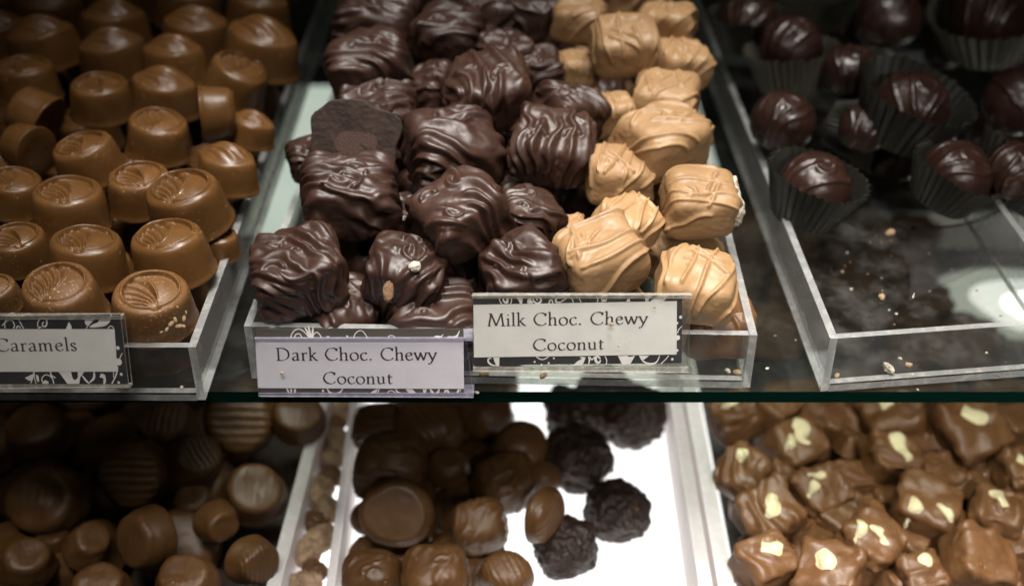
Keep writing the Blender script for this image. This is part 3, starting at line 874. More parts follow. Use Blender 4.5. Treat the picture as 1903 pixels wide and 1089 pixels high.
milk_marks = [
 ('line', 1.6, *A((384, 130), (388, 180), (412, 214))), ('line', 1.6, *A((530, 130), (532, 180), (520, 214))), ('swash', 3.4, *A((505, 150), (478, 158), (482, 190), (460, 200), (432, 172), (436, 130))), ('sharp', 0, *A((592, 132), (672, 132), (662, 214), (640, 214))),
 ('poly', 0, *A((728, 205), (735, 155), (775, 130), (775, 165), (800, 205))), ('swash', 3.2, *A((800, 130), (800, 170), (840, 208), (880, 200), (895, 165), (870, 128), (840, 150), (855, 175))),
 ('swash', 2.4, *A((990, 212), (1005, 172), (1030, 172), (1040, 208))), ('swash', 2.6, *A((1110, 132), (1075, 165), (1090, 195), (1125, 190))), ('line', 1.7, *A((1120, 205), (1180, 165), (1235, 135), (1275, 150), (1292, 200))), ('line', 1.3, *A((1355, 125), (1372, 160), (1388, 198))),
 ('line', 1.5, *B((202, 192), (215, 145), (240, 112))), ('swash', 2.6, *B((268, 190), (258, 150), (275, 118), (305, 118), (315, 155), (300, 188))), ('dot', 2.2, *B((285, 172))), ('sharp', 0, *B((558, 186), (582, 145), (596, 135), (606, 186))),
 ('sharp', 0, *B((788, 108), (890, 105), (850, 145), (825, 182), (795, 182))), ('poly', 0, *B((868, 182), (900, 150), (935, 135), (955, 108), (1085, 105), (1050, 150), (1010, 180))),
 ('swash', 3.0, *A((345, 975), (290, 965), (248, 930), (250, 890), (285, 885))), ('sharp', 0, *A((305, 875), (382, 872), (380, 982), (352, 982), (325, 930))),
 ('line', 2.0, *A((838, 864), (880, 892), (930, 896), (990, 864))), ('dot', 1.8, *A((817, 927))), ('dot', 1.5, *A((900, 960))), ('dot', 1.8, *A((990, 942))), ('dot', 1.7, *A((1053, 882))),
 ('poly', 0, *A((1238, 935), (1265, 955), (1300, 960), (1345, 920), (1430, 880), (1400, 965), (1290, 968))), ('line', 1.6, *A((1440, 870), (1420, 920), (1395, 962))), ('poly', 0, *A((1375, 868), (1430, 870), (1410, 885), (1390, 884))),
 ('swash', 2.4, *B((90, 860), (105, 900), (95, 955))), ('swash', 4.4, *B((240, 890), (205, 860), (180, 880), (190, 925), (225, 935), (242, 905))), ('line', 1.8, *B((295, 860), (318, 905), (312, 958))), ('swash', 2.2, *B((110, 862), (135, 900), (170, 860))),
 ('sharp', 0, *B((455, 855), (570, 852), (600, 868), (655, 852), (668, 852), (605, 958), (510, 960))), ('swash', 2.6, *B((720, 852), (770, 920), (850, 950), (930, 930), (970, 850))), ('line', 1.6, *B((1080, 850), (1040, 900), (985, 950))), ('dot', 2.2, *B((1125, 895))), ('sharp', 0, *B((770, 905), (840, 852), (720, 852))),
 ('dot', 2.6, *B((1227, 378))), ('line', 1.6, *B((1245, 488), (1205, 530), (1188, 575))), ('dot', 4.2, *B((1192, 630))), ('dot', 2.0, *B((1186, 450))), ('dot', 2.2, *B((1186, 785)))]
sign('clear label holder reading Milk Choc. Chewy Coconut', (879, 690), (1280, 692), (876, 550), (1283.5, 548), -0.0080, 15, 0.0022,
     [(882, 682), (1268, 678), (1269, 552), (879, 554)], [(880.5, 667), (1258.5, 661.5), (1259, 562.5), (879.5, 569.5)],
     [('Milk Choc. Chewy', (906, 609), (1205, 604.5), 23.5), ('Coconut', (990, 654.5), (1124, 651.5), 22)], milk_marks, 'plastic', 'plastic_edge', 'card', 'paper', specks=[(1136, 602, 8), (1150, 643, 4), (1217, 571, 4)])
A = cz(0, 570, 6.05)
car_marks = [
 ('line', 1.7, *A((35, 262), (32, 205), (60, 130), (95, 95), (140, 95), (185, 160), (245, 266))), ('line', 1.7, *A((0, 232), (40, 190), (90, 168), (125, 185), (140, 230), (128, 266))), ('line', 1.2, *A((90, 100), (85, 150))), ('swash', 2.2, *A((160, 266), (175, 240), (200, 245), (212, 266))), ('dot', 2.4, *A((232, 122))),
 ('swash', 2.4, *A((405, 250), (405, 195), (440, 150), (490, 155), (508, 200), (490, 240), (460, 235), (458, 200), (478, 190))), ('swash', 2.2, *A((412, 266), (425, 248), (448, 252))), ('sharp', 0, *A((720, 268), (755, 190), (785, 240), (785, 268))),
 ('poly', 0, *A((935, 190), (950, 155), (1000, 148), (1052, 132), (1030, 175), (990, 215), (955, 228))), ('line', 1.5, *A((1040, 150), (985, 215), (948, 264))), ('poly', 0, *A((990, 250), (1030, 215), (1080, 195), (1100, 165), (1140, 152), (1190, 160), (1235, 100), (1225, 170), (1180, 225), (1100, 245))), ('line', 1.6, *A((1195, 266), (1215, 240), (1245, 240), (1262, 266))),
 ('dot', 3.2, *A((1308, 482))), ('dot', 5.8, *A((1318, 640))), ('sharp', 0, *A((1290, 690), (1312, 690), (1312, 750), (1272, 750))), ('dot', 2.6, *A((1346, 778))), ('dot', 2.2, *A((1318, 872))), ('line', 1.8, *A((1358, 540), (1338, 580), (1330, 605))), ('line', 2.2, *A((1300, 752), (1275, 820), (1240, 885))), ('line', 1.4, *A((1262, 752), (1260, 800), (1270, 830))),
 ('poly', 0, *A((262, 818), (300, 800), (350, 778), (345, 840), (310, 850), (290, 840))), ('line', 1.7, *A((358, 752), (352, 810), (325, 880))), ('poly', 0, *A((385, 785), (410, 800), (420, 860), (395, 850))), ('line', 1.5, *A((365, 755), (370, 830), (385, 885))),
 ('line', 2.0, *A((470, 885), (450, 830), (490, 785), (545, 800), (575, 840), (585, 885))), ('poly', 0, *A((455, 882), (480, 848), (515, 855), (525, 882))), ('swash', 3.0, *A((548, 752), (560, 795), (608, 818))), ('sharp', 0, *A((640, 752), (780, 752), (800, 830), (830, 845), (858, 815), (855, 752), (930, 752), (885, 810), (872, 885), (740, 885))), ('swash', 3.4, *A((905, 790), (950, 850), (990, 885))), ('swash', 3.8, *A((1040, 752), (1038, 820), (990, 870))),
 ('poly', 0, *A((1105, 812), (1118, 775), (1160, 785), (1175, 850), (1162, 885), (1145, 885), (1145, 830), (1125, 815)))]
sign('clear label holder reading Caramels on the left bin', (-120, 724), (239, 719), (-120, 589), (223, 583.5), -0.0175, 15, 0.0026,
     [(-112, 721), (236, 717), (221, 587.5), (-118, 590)], [(-113, 694), (216, 693.5), (210, 614.5), (-117, 615)],
     [('Caramels', (-12, 656), (142, 654.5), 23.5)], car_marks, 'plastic', 'plastic_edge', 'card', 'paper')

# ================================================================== chocolates on the glass shelf
def piece(name, label, cat, group, px, py, w, z0, s, dz=0.0, yaw=0, tilt=0, roll=0, mat='dark', seed=1, **kw):
    """one chocolate resting on the heap plane z = z0 + dz + s*y, w photo pixels wide"""
    p = at(px, py, z0+dz, s)
    size = px_size(w, p)
    me = lump(name, M[mat], size, seed, **kw)
    return put(name, me, None, pose(p, yaw, tilt, roll), label, cat, group)

# ---- dark coconut chews (heap in the left half of the middle bin)
DZ, DS = 0.034, 0.25
G_D = 'dark coconut chews in the middle bin'
dark = [
 # px, py, w, dz, yaw, tilt, roll, seed, ridge direction, n, label
 (556, 503, 168, .000, 14, 14, -4, 3, 0.75, 56, 'dark ridged coconut chew at the front left corner, above its label'),
 (652, 365, 178, .004, 8, 10, 4, 12, 1.35, 56, 'dark coconut chew with a hooded fold, just below the upside down one'),
 (856, 398, 168, .008, 38, 14, -6, 21, 0.5, 56, 'dark coconut chew set cornerwise like a pyramid, largest at the centre front'),
 (758, 507, 150, -.004, -12, 12, 6, 33, 2.6, 56, 'dark coconut chew with a white coconut bit and brown crumb showing'),
 (985, 402, 122, -.002, 20, 8, 14, 44, 1.1, 48, 'dark coconut chew tucked right of the pyramid one, beside the tan pieces'),
 (968, 508, 150, -.002, 22, 24, -22, 52, 0.5, 56, 'dark coconut chew sloping behind the left end of the milk label'),
 (846, 282, 178, .004, 24, 12, 12, 72, 1.0, 48, 'dark coconut chew with flowing top folds, right of the upside down one'),
 (1026, 272, 150, .006, -8, 18, 6, 81, 0.1, 48, 'dark coconut chew with upright drip ridges touching the tan ones'),
 (1058, 205, 120, .004, 28, 6, 20, 93, 0.6, 40, 'dark coconut chew leaning right onto the tan heap, behind the drip ridged one'),
 (905, 172, 165, .010, 6, 16, -2, 105, 2.9, 48, 'smooth faced dark coconut chew with a round blob on its top edge'),
 (706, 208, 145, -.002, 10, 8, 4, 113, 1.5, 40, 'dark coconut chew with combed ridges just behind the upside down one'),
 (795, 165, 95, -.002, 60, 8, -20, 124, 0.2, 40, 'narrow dark coconut chew on edge left of the smooth faced one'),
 (684, 122, 155, .006, 18, 14, -6, 131, 1.0, 40, 'knobbly dark coconut chew overhanging the left wall of the middle bin'),
 (832, 66, 130, .004, -14, 12, 8, 142, 2.2, 36, 'dark coconut chew with a looped drip, behind the smooth faced one'),
 (935, 105, 110, .000, 30, 8, 10, 151, 0.6, 36, 'small blob topped dark coconut chew behind the smooth faced one at its right'),
 (998, 128, 92, -.004, 12, 6, 6, 163, 1.8, 36, 'shaded dark coconut chew squeezed next to the tan heap, second row from the back'),
 (700, 40, 150, .006, -10, 10, -4, 171, 1.3, 36, 'blurred dark coconut chew in the rear left corner of the dark heap'),
 (905, 22, 115, .002, 10, 8, 4, 182, 2.0, 32, 'blurred dark coconut chew in the rear row at the middle of the dark heap'),
 (980, 30, 105, .000, -20, 8, 8, 191, 0.9, 32, 'blurred dark coconut chew in the rear row next to the tan heap'),
 (800, -8, 120, .004, 22, 8, 0, 203, 1.2, 32, 'blurred dark coconut chew cut by the top edge above the looped one'),
 (584, 292, 95, -.010, 24, 6, -6, 212, 1.0, 32, 'shaded dark coconut chew pressed to the left bin wall by the upside down one'),
 (748, 402, 100, -.014, 40, 6, 10, 221, 0.8, 32, 'shaded dark coconut chew deep between the hooded and the pyramid ones'),
 (636, 585, 120, -.017, 30, 10, 24, 231, 0.3, 32, 'glossy dark coconut chew lying under the front left one, just over the label'),
 (800, 592, 165, -.019, 2, 14, 2, 243, 1.5, 40, 'dark coconut chew lying low along the top of the dark label'),
]
objs = {}
for px, py, w, dz, yaw, tilt, roll, seed, ang, n, lab in dark:
    objs[seed] = piece('coconut_chew', lab, 'chocolate', G_D, px, py, w, DZ, DS, dz, yaw, tilt, roll, 'dark', seed, style='dark', n=n, rot=ang, flare=0.07)
# the one lying upside down shows its flat knife-marked base
p = at(664, 269, DZ+.002, DS)
s7 = px_size(162, p)
o = put('coconut_chew', lump('coconut_chew', M['dark_dull'], s7, 61, 'dark', 56, 0.60, 4.0, rot=1.0, flare=0.22, bot=0.80), None,
        Matrix.Translation(p) @ Matrix.Rotation(R(-118), 4, 'X') @ Matrix.Rotation(R(6), 4, 'Z'), 'upside down dark coconut chew showing its flat dull base', 'chocolate', G_D)
V = [(-.30, .16), (-.02, .20), (.30, .18), (.40, .10), (.38, -.16), (.1, -.22), (-.22, -.20), (-.36, -.02)]
V = spline(V, True, 4)[:-1]
k = s7*0.62
me = slab('knife_mark', [(x*k, y*k) for x, y in V], -s7*0.5*0.60*0.80-0.0004, -s7*0.5*0.60*0.80+0.001, M['bite'])
put('knife_mark', me, o)
zk = -s7*0.5*0.60*0.80-0.0007
put('slit', slab('slit', [(s7*.06, -s7*.03), (s7*.17, s7*.03), (s7*.165, s7*.05), (s7*.06, -s7*.005)], zk, zk+0.0006, M['trayliner']), o)
# coconut bit and crumb on the fourth piece
def on_front(parent, px, py, size, seed, mat, name, dist, flatx=1.0, **kw):
    """small lump stuck on the parent's camera side at that pixel"""
    q = parent.matrix_world.translation
    d = ray(px, py).normalized()
    t = (q-CAM).dot(d)-dist
    w = CAM+d*t
    me_ = lump(name, M[mat], size, seed, **kw)
    put(name, me_, parent, parent.matrix_world.inverted() @ Matrix.Translation(w) @ Matrix.Rotation(R(50), 4, 'X') @ Matrix.Rotation(seed*1.3, 4, 'Z') @ Matrix.Diagonal((flatx, 0.7, 0.6, 1)))
bpy.context.view_layer.update()
on_front(objs[33], 771, 496, .0068, 5, 'coconut', 'coconut_bit', .0150, 0.75, style='rough', n=14, hz=0.8, p=2.2)
on_front(objs[33], 722, 543, .0066, 6, 'dust', 'crumb', .0165, 1.3, style='rough', n=14, hz=0.6, p=2.2)
on_front(objs[12], 598, 338, .0022, 7, 'dust', 'crumb', .0185, 1.0, style='rough', n=8, hz=0.6, p=2.2)

# ---- tan milk coconut chews (right half of the middle bin)
MZ, MS = 0.034, 0.24
G_M = 'tan milk coconut chews in the middle bin'
milk = [
 (1116, 474, 170, .002, 26, 18, -8, 301, 0.15, 56, 'tan coconut chew with an H shaped drizzle, directly above the milk label'),
 (1293, 527, 156, .000, -6, 10, 2, 312, 1.35, 56, 'tan coconut chew at the front right corner, in front of the bitten one'),
 (1298, 374, 145, .004, 4, 14, 4, 323, 0.0, 56, 'tan coconut chew with its right end broken to white coconut'),
 (1166, 412, 118, .000, 34, 8, 14, 331, 0.5, 48, 'small tan coconut chew wedged behind the H drizzled one'),
 (1150, 322, 135, -.002, 12, 8, 10, 342, 1.1, 48, 'tan coconut chew beside the dark heap, left of the bitten one'),
 (1226, 258, 160, .006, 30, 12, 4, 352, 2.5, 48, 'tan coconut chew with crossing drizzle strands, behind the bitten one'),
 (1132, 212, 95, -.002, 14, 8, -10, 363, 1.4, 36, 'smooth tan coconut chew squeezed between dark heap and crossed strand one'),
 (1238, 186, 130, .000, -14, 8, 6, 371, 0.9, 36, 'tan coconut chew just behind the one with crossing strands'),
 (1160, 82, 132, .012, 6, 16, -2, 383, 1.5, 40, 'tan coconut chew standing proud near the back over a black gap'),
 (1076, 38, 105, .004, -10, 10, 4, 391, 0.7, 32, 'blurred tan coconut chew in the rear row next to the dark heap'),
 (1262, 118, 112, .000, 16, 8, 8, 402, 1.0, 32, 'blurred tan coconut chew against the right wall, right of the proud one'),
 (1240, 44, 112, .004, -12, 8, 2, 412, 1.2, 32, 'blurred tan coconut chew in the rear right corner of the middle bin'),
 (1074, 128, 84, -.006, 8, 6, 4, 421, 1.7, 32, 'blurred tan coconut chew half hidden below and left of the proud one'),
 (1168, -14, 110, .004, 14, 8, 0, 431, 0.4, 28, 'blurred tan coconut chew cut by the top edge behind the proud one'),
 (1062, 425, 62, -.010, 10, 6, 0, 441, 0.9, 28, 'sliver of a tan coconut chew between the dark pieces and the H drizzled one'),
 (1290, 245, 70, -.008, 20, 6, 0, 452, 0.9, 28, 'shaded tan coconut chew low against the right wall by the crossed one'),
]
for px, py, w, dz, yaw, tilt, roll, seed, ang, n, lab in milk:
    objs[seed] = piece('coconut_chew', lab, 'chocolate', G_M, px, py, w, MZ, MS, dz, yaw, tilt, roll, 'milk', seed, style='milk', n=n, rot=ang, flare=0.05, taper=0.16)
bpy.context.view_layer.update()
o = objs[323]
sz = px_size(145, o.matrix_world.translation)
put('coconut_filling', lump('coconut_filling', M['coconut'], sz*0.86, 9, 'rough', 32, 0.62, 3.0), o, Matrix.Translation((sz*0.26, 0.0, sz*0.0)) @ Matrix.Diagonal((0.72, 1, 1, 1)))

# pieces lying on the base of the middle bin, seen through its front wall and in the gaps
G_DB = 'dark chews buried in the middle bin'
G_MB = 'tan chews buried in the middle bin'
L_DB = 'dark coconut chew buried under the top layer of the middle bin'
L_MB = 'tan coconut chew buried under the top layer of the middle bin'
rn = random.Random(5)
def buried(spots, mat, style, name, lab, cat, grp, size, nmesh=3, n=16, **kw):
    ms = [lump(name, M[mat], size, 700+i, style, n, **kw) for i in range(nmesh)]
    for i, (x, y, z) in enumerate(spots):
        put(name, ms[i % nmesh], None, pose((x, y, z), rn.uniform(0, 90), rn.uniform(-10, 12), rn.uniform(-10, 10)), lab, cat, grp)
dx, dy = DC.x/DC.y, 1
sp = []
for j in range(6):
    for i in range(4):
        y = 0.032+0.0375*j
        sp.append((-0.073+0.0365*i+dx*y+rn.uniform(-.003, .003), y+rn.uniform(-.004, .004), 0.0155+max(0, y-.05)*0.20))
buried(sp, 'dark', 'dark', 'coconut_chew', L_DB, 'chocolate', G_DB, 0.034, hz=0.66)
sp = []
for j in range(6):
    for i in range(2):
        y = 0.032+0.0375*j
        sp.append((0.0405+0.0305*i+dx*y*0.55+rn.uniform(-.002, .002), y+rn.uniform(-.004, .004), 0.0155+max(0, y-.05)*0.20))
sp = [q for q in sp]
buried(sp, 'milk', 'milk', 'coconut_chew', L_MB, 'chocolate', G_MB, 0.031, hz=0.66)
p = at_y(1330, 668, 0.020)
put('coconut_chew', lump('coconut_chew', M['swirl'], 0.030, 461, 'milk', 32, 0.66), None, pose((p.x, 0.0255, 0.0145), 4, 0, 0), 'milk coconut chew behind the clear front wall, under the front right tan one', 'chocolate', G_M)

# ---- oval caramels in the left bin
CZ, CS = 0.033, 0.135
G_C = 'milk chocolate caramels in the left bin'
car = [
 # px, py, w, dz, yaw, tilt, roll, var, label
 (284, 568, 156, .000, 18, 16, 6, 0, 'caramel with heavy pale bloom low on its side, front right corner of the left bin'),
 (117, 556, 160, -.001, -28, 12, -2, 1, 'caramel rising behind the top edge of the Caramels label, second from the right'),
 (-6, 548, 92, -.001, 10, 12, 4, 2, 'caramel at the left frame edge just above the Caramels label'),
 (163, 478, 150, .000, -6, 12, 2, 1, 'caramel in the second row, left of the broad one by the wall'),
 (318, 470, 158, .002, -20, 14, -2, 3, 'broad caramel by the bin wall right behind the bloom dusted corner one'),
 (34, 462, 118, .000, 26, 14, 4, 0, 'caramel with an upright leaf top at the left frame edge, second row'),
 (348, 380, 160, .004, -18, 16, -6, 3, 'wide caramel with chipped foot touching the wall, third row'),
 (262, 352, 128, .002, 20, 18, 6, 2, 'caramel with a deep ribbed shell top, overlapped by the wide one by the wall'),
 (130, 385, 146, .000, 4, 8, 0, 4, 'caramel with a sunken ribbed oval top, third row from the front'),
 (28, 358, 118, .000, -14, 10, 4, 1, 'caramel half cut by the left frame edge, third row from the front'),
 (163, 296, 128, .002, 2, 12, -4, 4, 'caramel with raised ring round its top, left of the tall middle one'),
 (295, 252, 124, .002, -24, 8, 8, 2, 'tall caramel in the middle of the heap with leaf veins on its top'),
 (423, 316, 118, .000, -30, 6, 12, 3, 'caramel against the bin wall, right behind the wide chipped one'),
 (188, 182, 118, .004, 8, 6, 4, 4, 'caramel standing upright with two bright glints on its rim'),
 (306, 176, 120, .000, -12, 8, 4, 1, 'caramel with a smooth almond top, behind the tall one in the middle'),
 (440, 150, 124, .002, -34, 10, 18, 2, 'caramel leaning right with a ringed top, behind the one lying on its side'),
 (468, 242, 84, -.004, -20, 6, 10, 3, 'caramel low by the wall, right of the one lying on its side'),
 (50, 150, 120, .004, -6, 4, -4, 1, 'dim caramel with glints at both ends, left edge below the rearmost ones'),
 (212, 105, 122, .002, 4, 4, 2, 2, 'dim caramel behind the upright one with two bright glints'),
 (325, 117, 118, .002, -14, 8, 4, 3, 'caramel with a smooth domed top behind the almond topped one'),
 (366, 65, 122, .004, -8, 8, 6, 0, 'caramel with a bright glint on its right shoulder, near the back'),
 (487, 92, 138, .006, -26, 14, 14, 1, 'caramel with a pointed right tip reaching the bin wall near the back'),
 (82, 86, 128, .004, 2, 4, -6, 0, 'dim caramel with one bright glint at its right end, back left'),
 (214, 52, 120, .002, -4, 6, 0, 3, 'dim caramel in the last but one row, middle of the left bin'),
 (350, 12, 120, .002, -10, 6, 2, 2, 'dim caramel in the rearmost row, left of the corner one'),
 (480, 22, 116, .002, -20, 8, 4, 4, 'dim caramel in the rear right corner of the left bin'),
 (92, 26, 126, .002, 0, 4, 0, 1, 'dim caramel in the rearmost row near the left, blurred'),
 (2, 70, 110, .000, 8, 4, 0, 3, 'very dim caramel cut by the left frame edge near the back'),
 (222, 0, 116, .000, 6, 4, 0, 4, 'very dim caramel cut by the top edge, middle of the left bin'),
 (0, 10, 110, .000, 0, 4, 0, 2, 'very dim caramel in the top left corner of the photo'),
 (405, 452, 84, -.012, -10, 4, 10, 1, 'caramel sunk low between the bin wall and the wide chipped one'),
]
rj = random.Random(3)
for px, py, w, dz, yaw, tilt, roll, var, lab in car:
    p = at(px, py, CZ+dz, CS)
    k = px_size(w, p)/0.0355*(1.0 if py > 300 else 1.02)
    tilt = (tilt if py > 540 else 0.35*tilt-1)+rj.uniform(-5, 5)
    if py < 135 or px in (306, 423, 468):
        var = 5+var % 2
        yaw += 8
    roll += rj.uniform(-6, 6)
    oc = put('caramel', caramel_mesh(var, M['caramel_dusty' if py > 540 else 'caramel']), None, pose(p, yaw, tilt, roll, k), lab, 'caramel', G_C)
    if px == 284:
        corner = oc
bpy.context.view_layer.update()
for px, py, s_, q in ((318, 602, .0024, 1), (326, 594, .0019, 2), (332, 606, .0022, 3), (342, 592, .0021, 4), (340, 606, .0018, 5), (310, 612, .0016, 6), (330, 570, .0010, 7), (300, 617, .0012, 8), (346, 580, .0013, 9)):
    on_front(corner, px, py, s_, 60+q, 'dustpale', 'bloom_crumb', .0178, 1.2, style='rough', n=10, hz=0.5, p=2.2)
lying = [
 (404, 212, 108, .006, 0, -6, 92, 14, 'caramel lying on its side with the square profile facing out'),
 (62, 216, 118, .004, 0, 14, -64, -24, 'toppled caramel with a pale scuffed patch, at the left'),
 (48, 276, 104, .000, 0, 20, -84, -30, 'toppled caramel with a long glint, in front of the scuffed toppled one'),
]
for px, py, w, dz, yaw, tilt, roll, z, lab in lying:
    p = at(px, py, CZ+dz, CS)
    k = px_size(w, p)/0.0355
    put('caramel', caramel_mesh(2, M['caramel']), None, Matrix.Translation(p) @ Matrix.Rotation(R(z), 4, 'Z') @ Matrix.Rotation(R(tilt), 4, 'X') @ Matrix.Rotation(R(roll), 4, 'Y') @ Matrix.Diagonal((k, k, k, 1)), lab, 'caramel', G_C)
xr = lambda y: lf.x-0.022+DV.x/DV.y*(y-lf.y)
for j in range(6):
    for i in range(7):
        y = 0.021+0.039*j
        x = xr(y)-0.0355*i+rn.uniform(-.003, .003)
        if x < at(-60, 300, 0.02).x-0.02:
            continue
        first = (i == 0 and j == 0)
        if first:
            y -= 0.002
        put('caramel', caramel_mesh(i % 5, M['caramel']), None, pose((x, y+rn.uniform(-.003, .003), 0.0135+max(0, y-.06)*0.12), rn.uniform(0, 360), rn.uniform(-4, 6), rn.uniform(-5, 5), 0.98),
            'caramel seen through the clear front wall, right of the Caramels label' if first else 'caramel buried under the top layer of the left bin', 'caramel', G_C if first else 'caramels buried in the left bin')

# ---- truffles and paper cups in the right bin
G_T = 'dark truffles in the right bin'
G_P = 'pleated paper cups in the right bin'
TZ, TS = 0.024, 0.13
truf = [
 (1692, 198, 124, .006, 20, 14, 4, 501, 1.1, 'dark truffle with a spiral drizzle, nestled in the widest black cup'),
 (1578, 134, 98, .002, 40, 10, 0, 512, 0.6, 'small dark truffle with a Y shaped ridge, left of the spiral one'),
 (1456, 226, 108, .000, -20, 8, 6, 523, 1.2, 'egg shaped dark truffle with fine ribs, by the clear bin wall'),
 (1513, 348, 124, .000, 10, 10, 0, 531, 0.2, 'reddish dark truffle sitting in the front upright cup'),
 (1652, 34, 112, .006, -10, 8, 0, 542, 0.4, 'dark truffle with a soft square glint, top edge behind the spiral one'),
 (1838, 30, 140, .006, 14, 10, -6, 551, 0.9, 'large dark truffle in an olive cup at the top right'),
 (1775, 325, 120, .000, -24, 10, 14, 562, 0.8, 'dark truffle with wavy ridges, leaning in the dim cup behind the bare floor'),
 (1893, 192, 116, .002, 12, 8, 0, 571, 1.5, 'dark truffle with level ribs, cut by the right frame edge'),
 (1470, 88, 108, .004, 6, 8, 0, 581, 0.6, 'dark truffle peeping over the rim of the pale olive cup'),
 (1605, 238, 84, -.004, 30, 8, 0, 592, 0.6, 'dark truffle half swallowed by the tipped over cup'),
 (1885, 318, 100, .002, 0, 8, 0, 601, 0.5, 'dark truffle held in the strongly pleated cup at the right edge'),
 (1390, 40, 100, .000, 24, 8, 0, 611, 0.7, 'dim brown truffle against the bin wall near the top'),
]
tpos = {}
for px, py, w, dz, yaw, tilt, roll, seed, ang, lab in truf:
    w *= 1.12
    to = piece('truffle', lab, 'truffle', G_T, px, py, w, TZ, TS, dz, yaw, tilt, roll, 'truffle', seed, style='truffle', n=40, rot=ang, p=2.25, hz=0.86, asp=0.95, taper=0.05, flare=0.0, bot=0.8)
    tpos[seed] = (to.location.copy(), px_size(w, to.location))
cups = [
 # truffle seed, rim radius and height in photo px, sink, tilt, roll, mat, label
 (531, 92, 92, 1.0, 4, 10, 'papercup', 'front upright dark pleated cup holding the reddish truffle'),
 (501, 112, 100, 1.0, 8, 14, 'papercup', 'widest black pleated cup, opened out around the spiral truffle'),
 (581, 84, 84, 1.55, -4, -8, 'papercup_pale', 'pale olive pleated cup standing against the bin wall'),
 (562, 84, 74, 1.0, 4, 20, 'papercup', 'dim pleated cup leaning at the back of the bare floor'),
 (551, 112, 84, 1.0, 6, -12, 'papercup_pale', 'olive pleated cup around the large truffle at the top right'),
 (611, 74, 66, 1.0, 0, 0, 'papercup', 'dim cup around the brown truffle by the wall'),
]
for seed, rp, hp, sink, tx, ry, mat, lab in cups:
    tp, tw = tpos[seed]
    k = depth(tp)/F
    rot_ = Matrix.Rotation(R(tx), 4, 'X') @ Matrix.Rotation(R(ry), 4, 'Y')
    p = tp - (rot_ @ Vector((0, 0, 1)))*(tw*0.45*sink)
    put('paper_cup', papercup_mesh(rp*k*0.68, rp*k, hp*k, M[mat], seed=seed), None, Matrix.Translation(p) @ rot_, lab, 'paper cup', G_P)
p = at(1510, 44, 0.024)
k = depth(p)/F
put('paper_cup', papercup_mesh(54*k, 80*k, 66*k, M['papercup_pale'], seed=9), None, Matrix.Translation(p), 'pale cup at the top edge, seen above the olive one', 'paper cup', G_P)
def lying_cup(px, py, z, rp, hp, axis, lab, mat='papercup'):
    """a cup tipped over: axis is where its mouth points"""
    p = at(px, py, z)
    k = depth(p)/F
    q = Vector(axis).normalized().to_track_quat('Z', 'Y').to_matrix().to_4x4()
    put('paper_cup', papercup_mesh(rp*k*0.66, rp*k, hp*k, M[mat], seed=px), None, Matrix.Translation(p) @ q, lab, 'paper cup', G_P)
lying_cup(1545, 225, .030, 64, 104, (0.80, -0.50, -0.10), 'tipped over dark pleated cup with its mouth to the lower right')
lying_cup(1852, 372, .018, 92, 100, (0.50, 0.20, 0.80), 'strongly pleated dark cup at the right edge above the bright glare')
for i, (px, py, z) in enumerate(((1850, 250, .012), (1620, 60, .014), (1760, 90, .014), (1560, 40, .014), (1745, 15, .02), (1880, 110, .014), (1660, 290, .008))):
    p = at(px, py, z)
    put('truffle', lump('truffle', M['truffle'], 0.030, 640+i, 'truffle', 20, 0.86, 2.25), None, pose(p, i*31), 'dark truffle lost in the shade under the top layer of the right bin', 'truffle', 'truffles buried in the right bin')

# ---- crumbs and a loose film on the bare floor of the right bin
def crumb(px, py, z, w, seed, label, mat='crumb', grp=None, flat_=0.5, asp=0.6):
    p = at(px, py, z)
    s = px_size(w*0.85, p)
    put('crumb', lump('crumb', M[mat], s, seed, 'rough', 14, flat_, 2.2, asp), None, pose(p+Vector((0, 0, s*0.25)), seed*37), label, 'crumb', grp)
FL = 0.0042
crumb(1654, 437, FL, 26, 1, 'tan crumb farthest back on the bare floor of the right bin', asp=.55)
crumb(1638, 554, FL, 20, 2, 'pale crumb in the middle of the bare floor of the right bin', asp=.6)
crumb(1650, 690, FL, 38, 3, 'long pale crumb behind the front wall of the right bin', 'coconut', asp=.4)
crumb(1672, 668, FL, 11, 4, 'tiny pale crumb just above the long one in the right bin', 'coconut')
crumb(1688, 680, FL, 17, 5, 'orange brown crumb right of the long pale one', asp=.7)
crumb(1555, 700, FL, 16, 6, 'orange crumb in the front left corner of the right bin')
crumb(1485, 595, 0.001, 10, 7, 'brown crumb on the glass between the middle and right bins')
crumb(1352, 692, FL, 17, 8, 'yellow nut crumb in the front right corner of the middle bin', 'coconut')
crumb(1370, 695, FL, 20, 9, 'brown crumb beside the yellow one in the corner of the middle bin')
crumb(900, 697, FL, 24, 10, 'tan crumb under the lower left corner of the milk label')
crumb(1010, 701, FL, 20, 11, 'brown crumb low behind the front wall below the milk label')
crumb(338, 722, FL, 12, 12, 'pale crumb in the front right corner of the left bin', 'coconut')
crumb(1705, 725, 0.0006, 7, 13, 'tiny crumb on the shelf edge before the right bin')
crumb(886, 731, 0.0006, 12, 14, 'white torn flake at the lower right corner of the dark label', 'coconut')

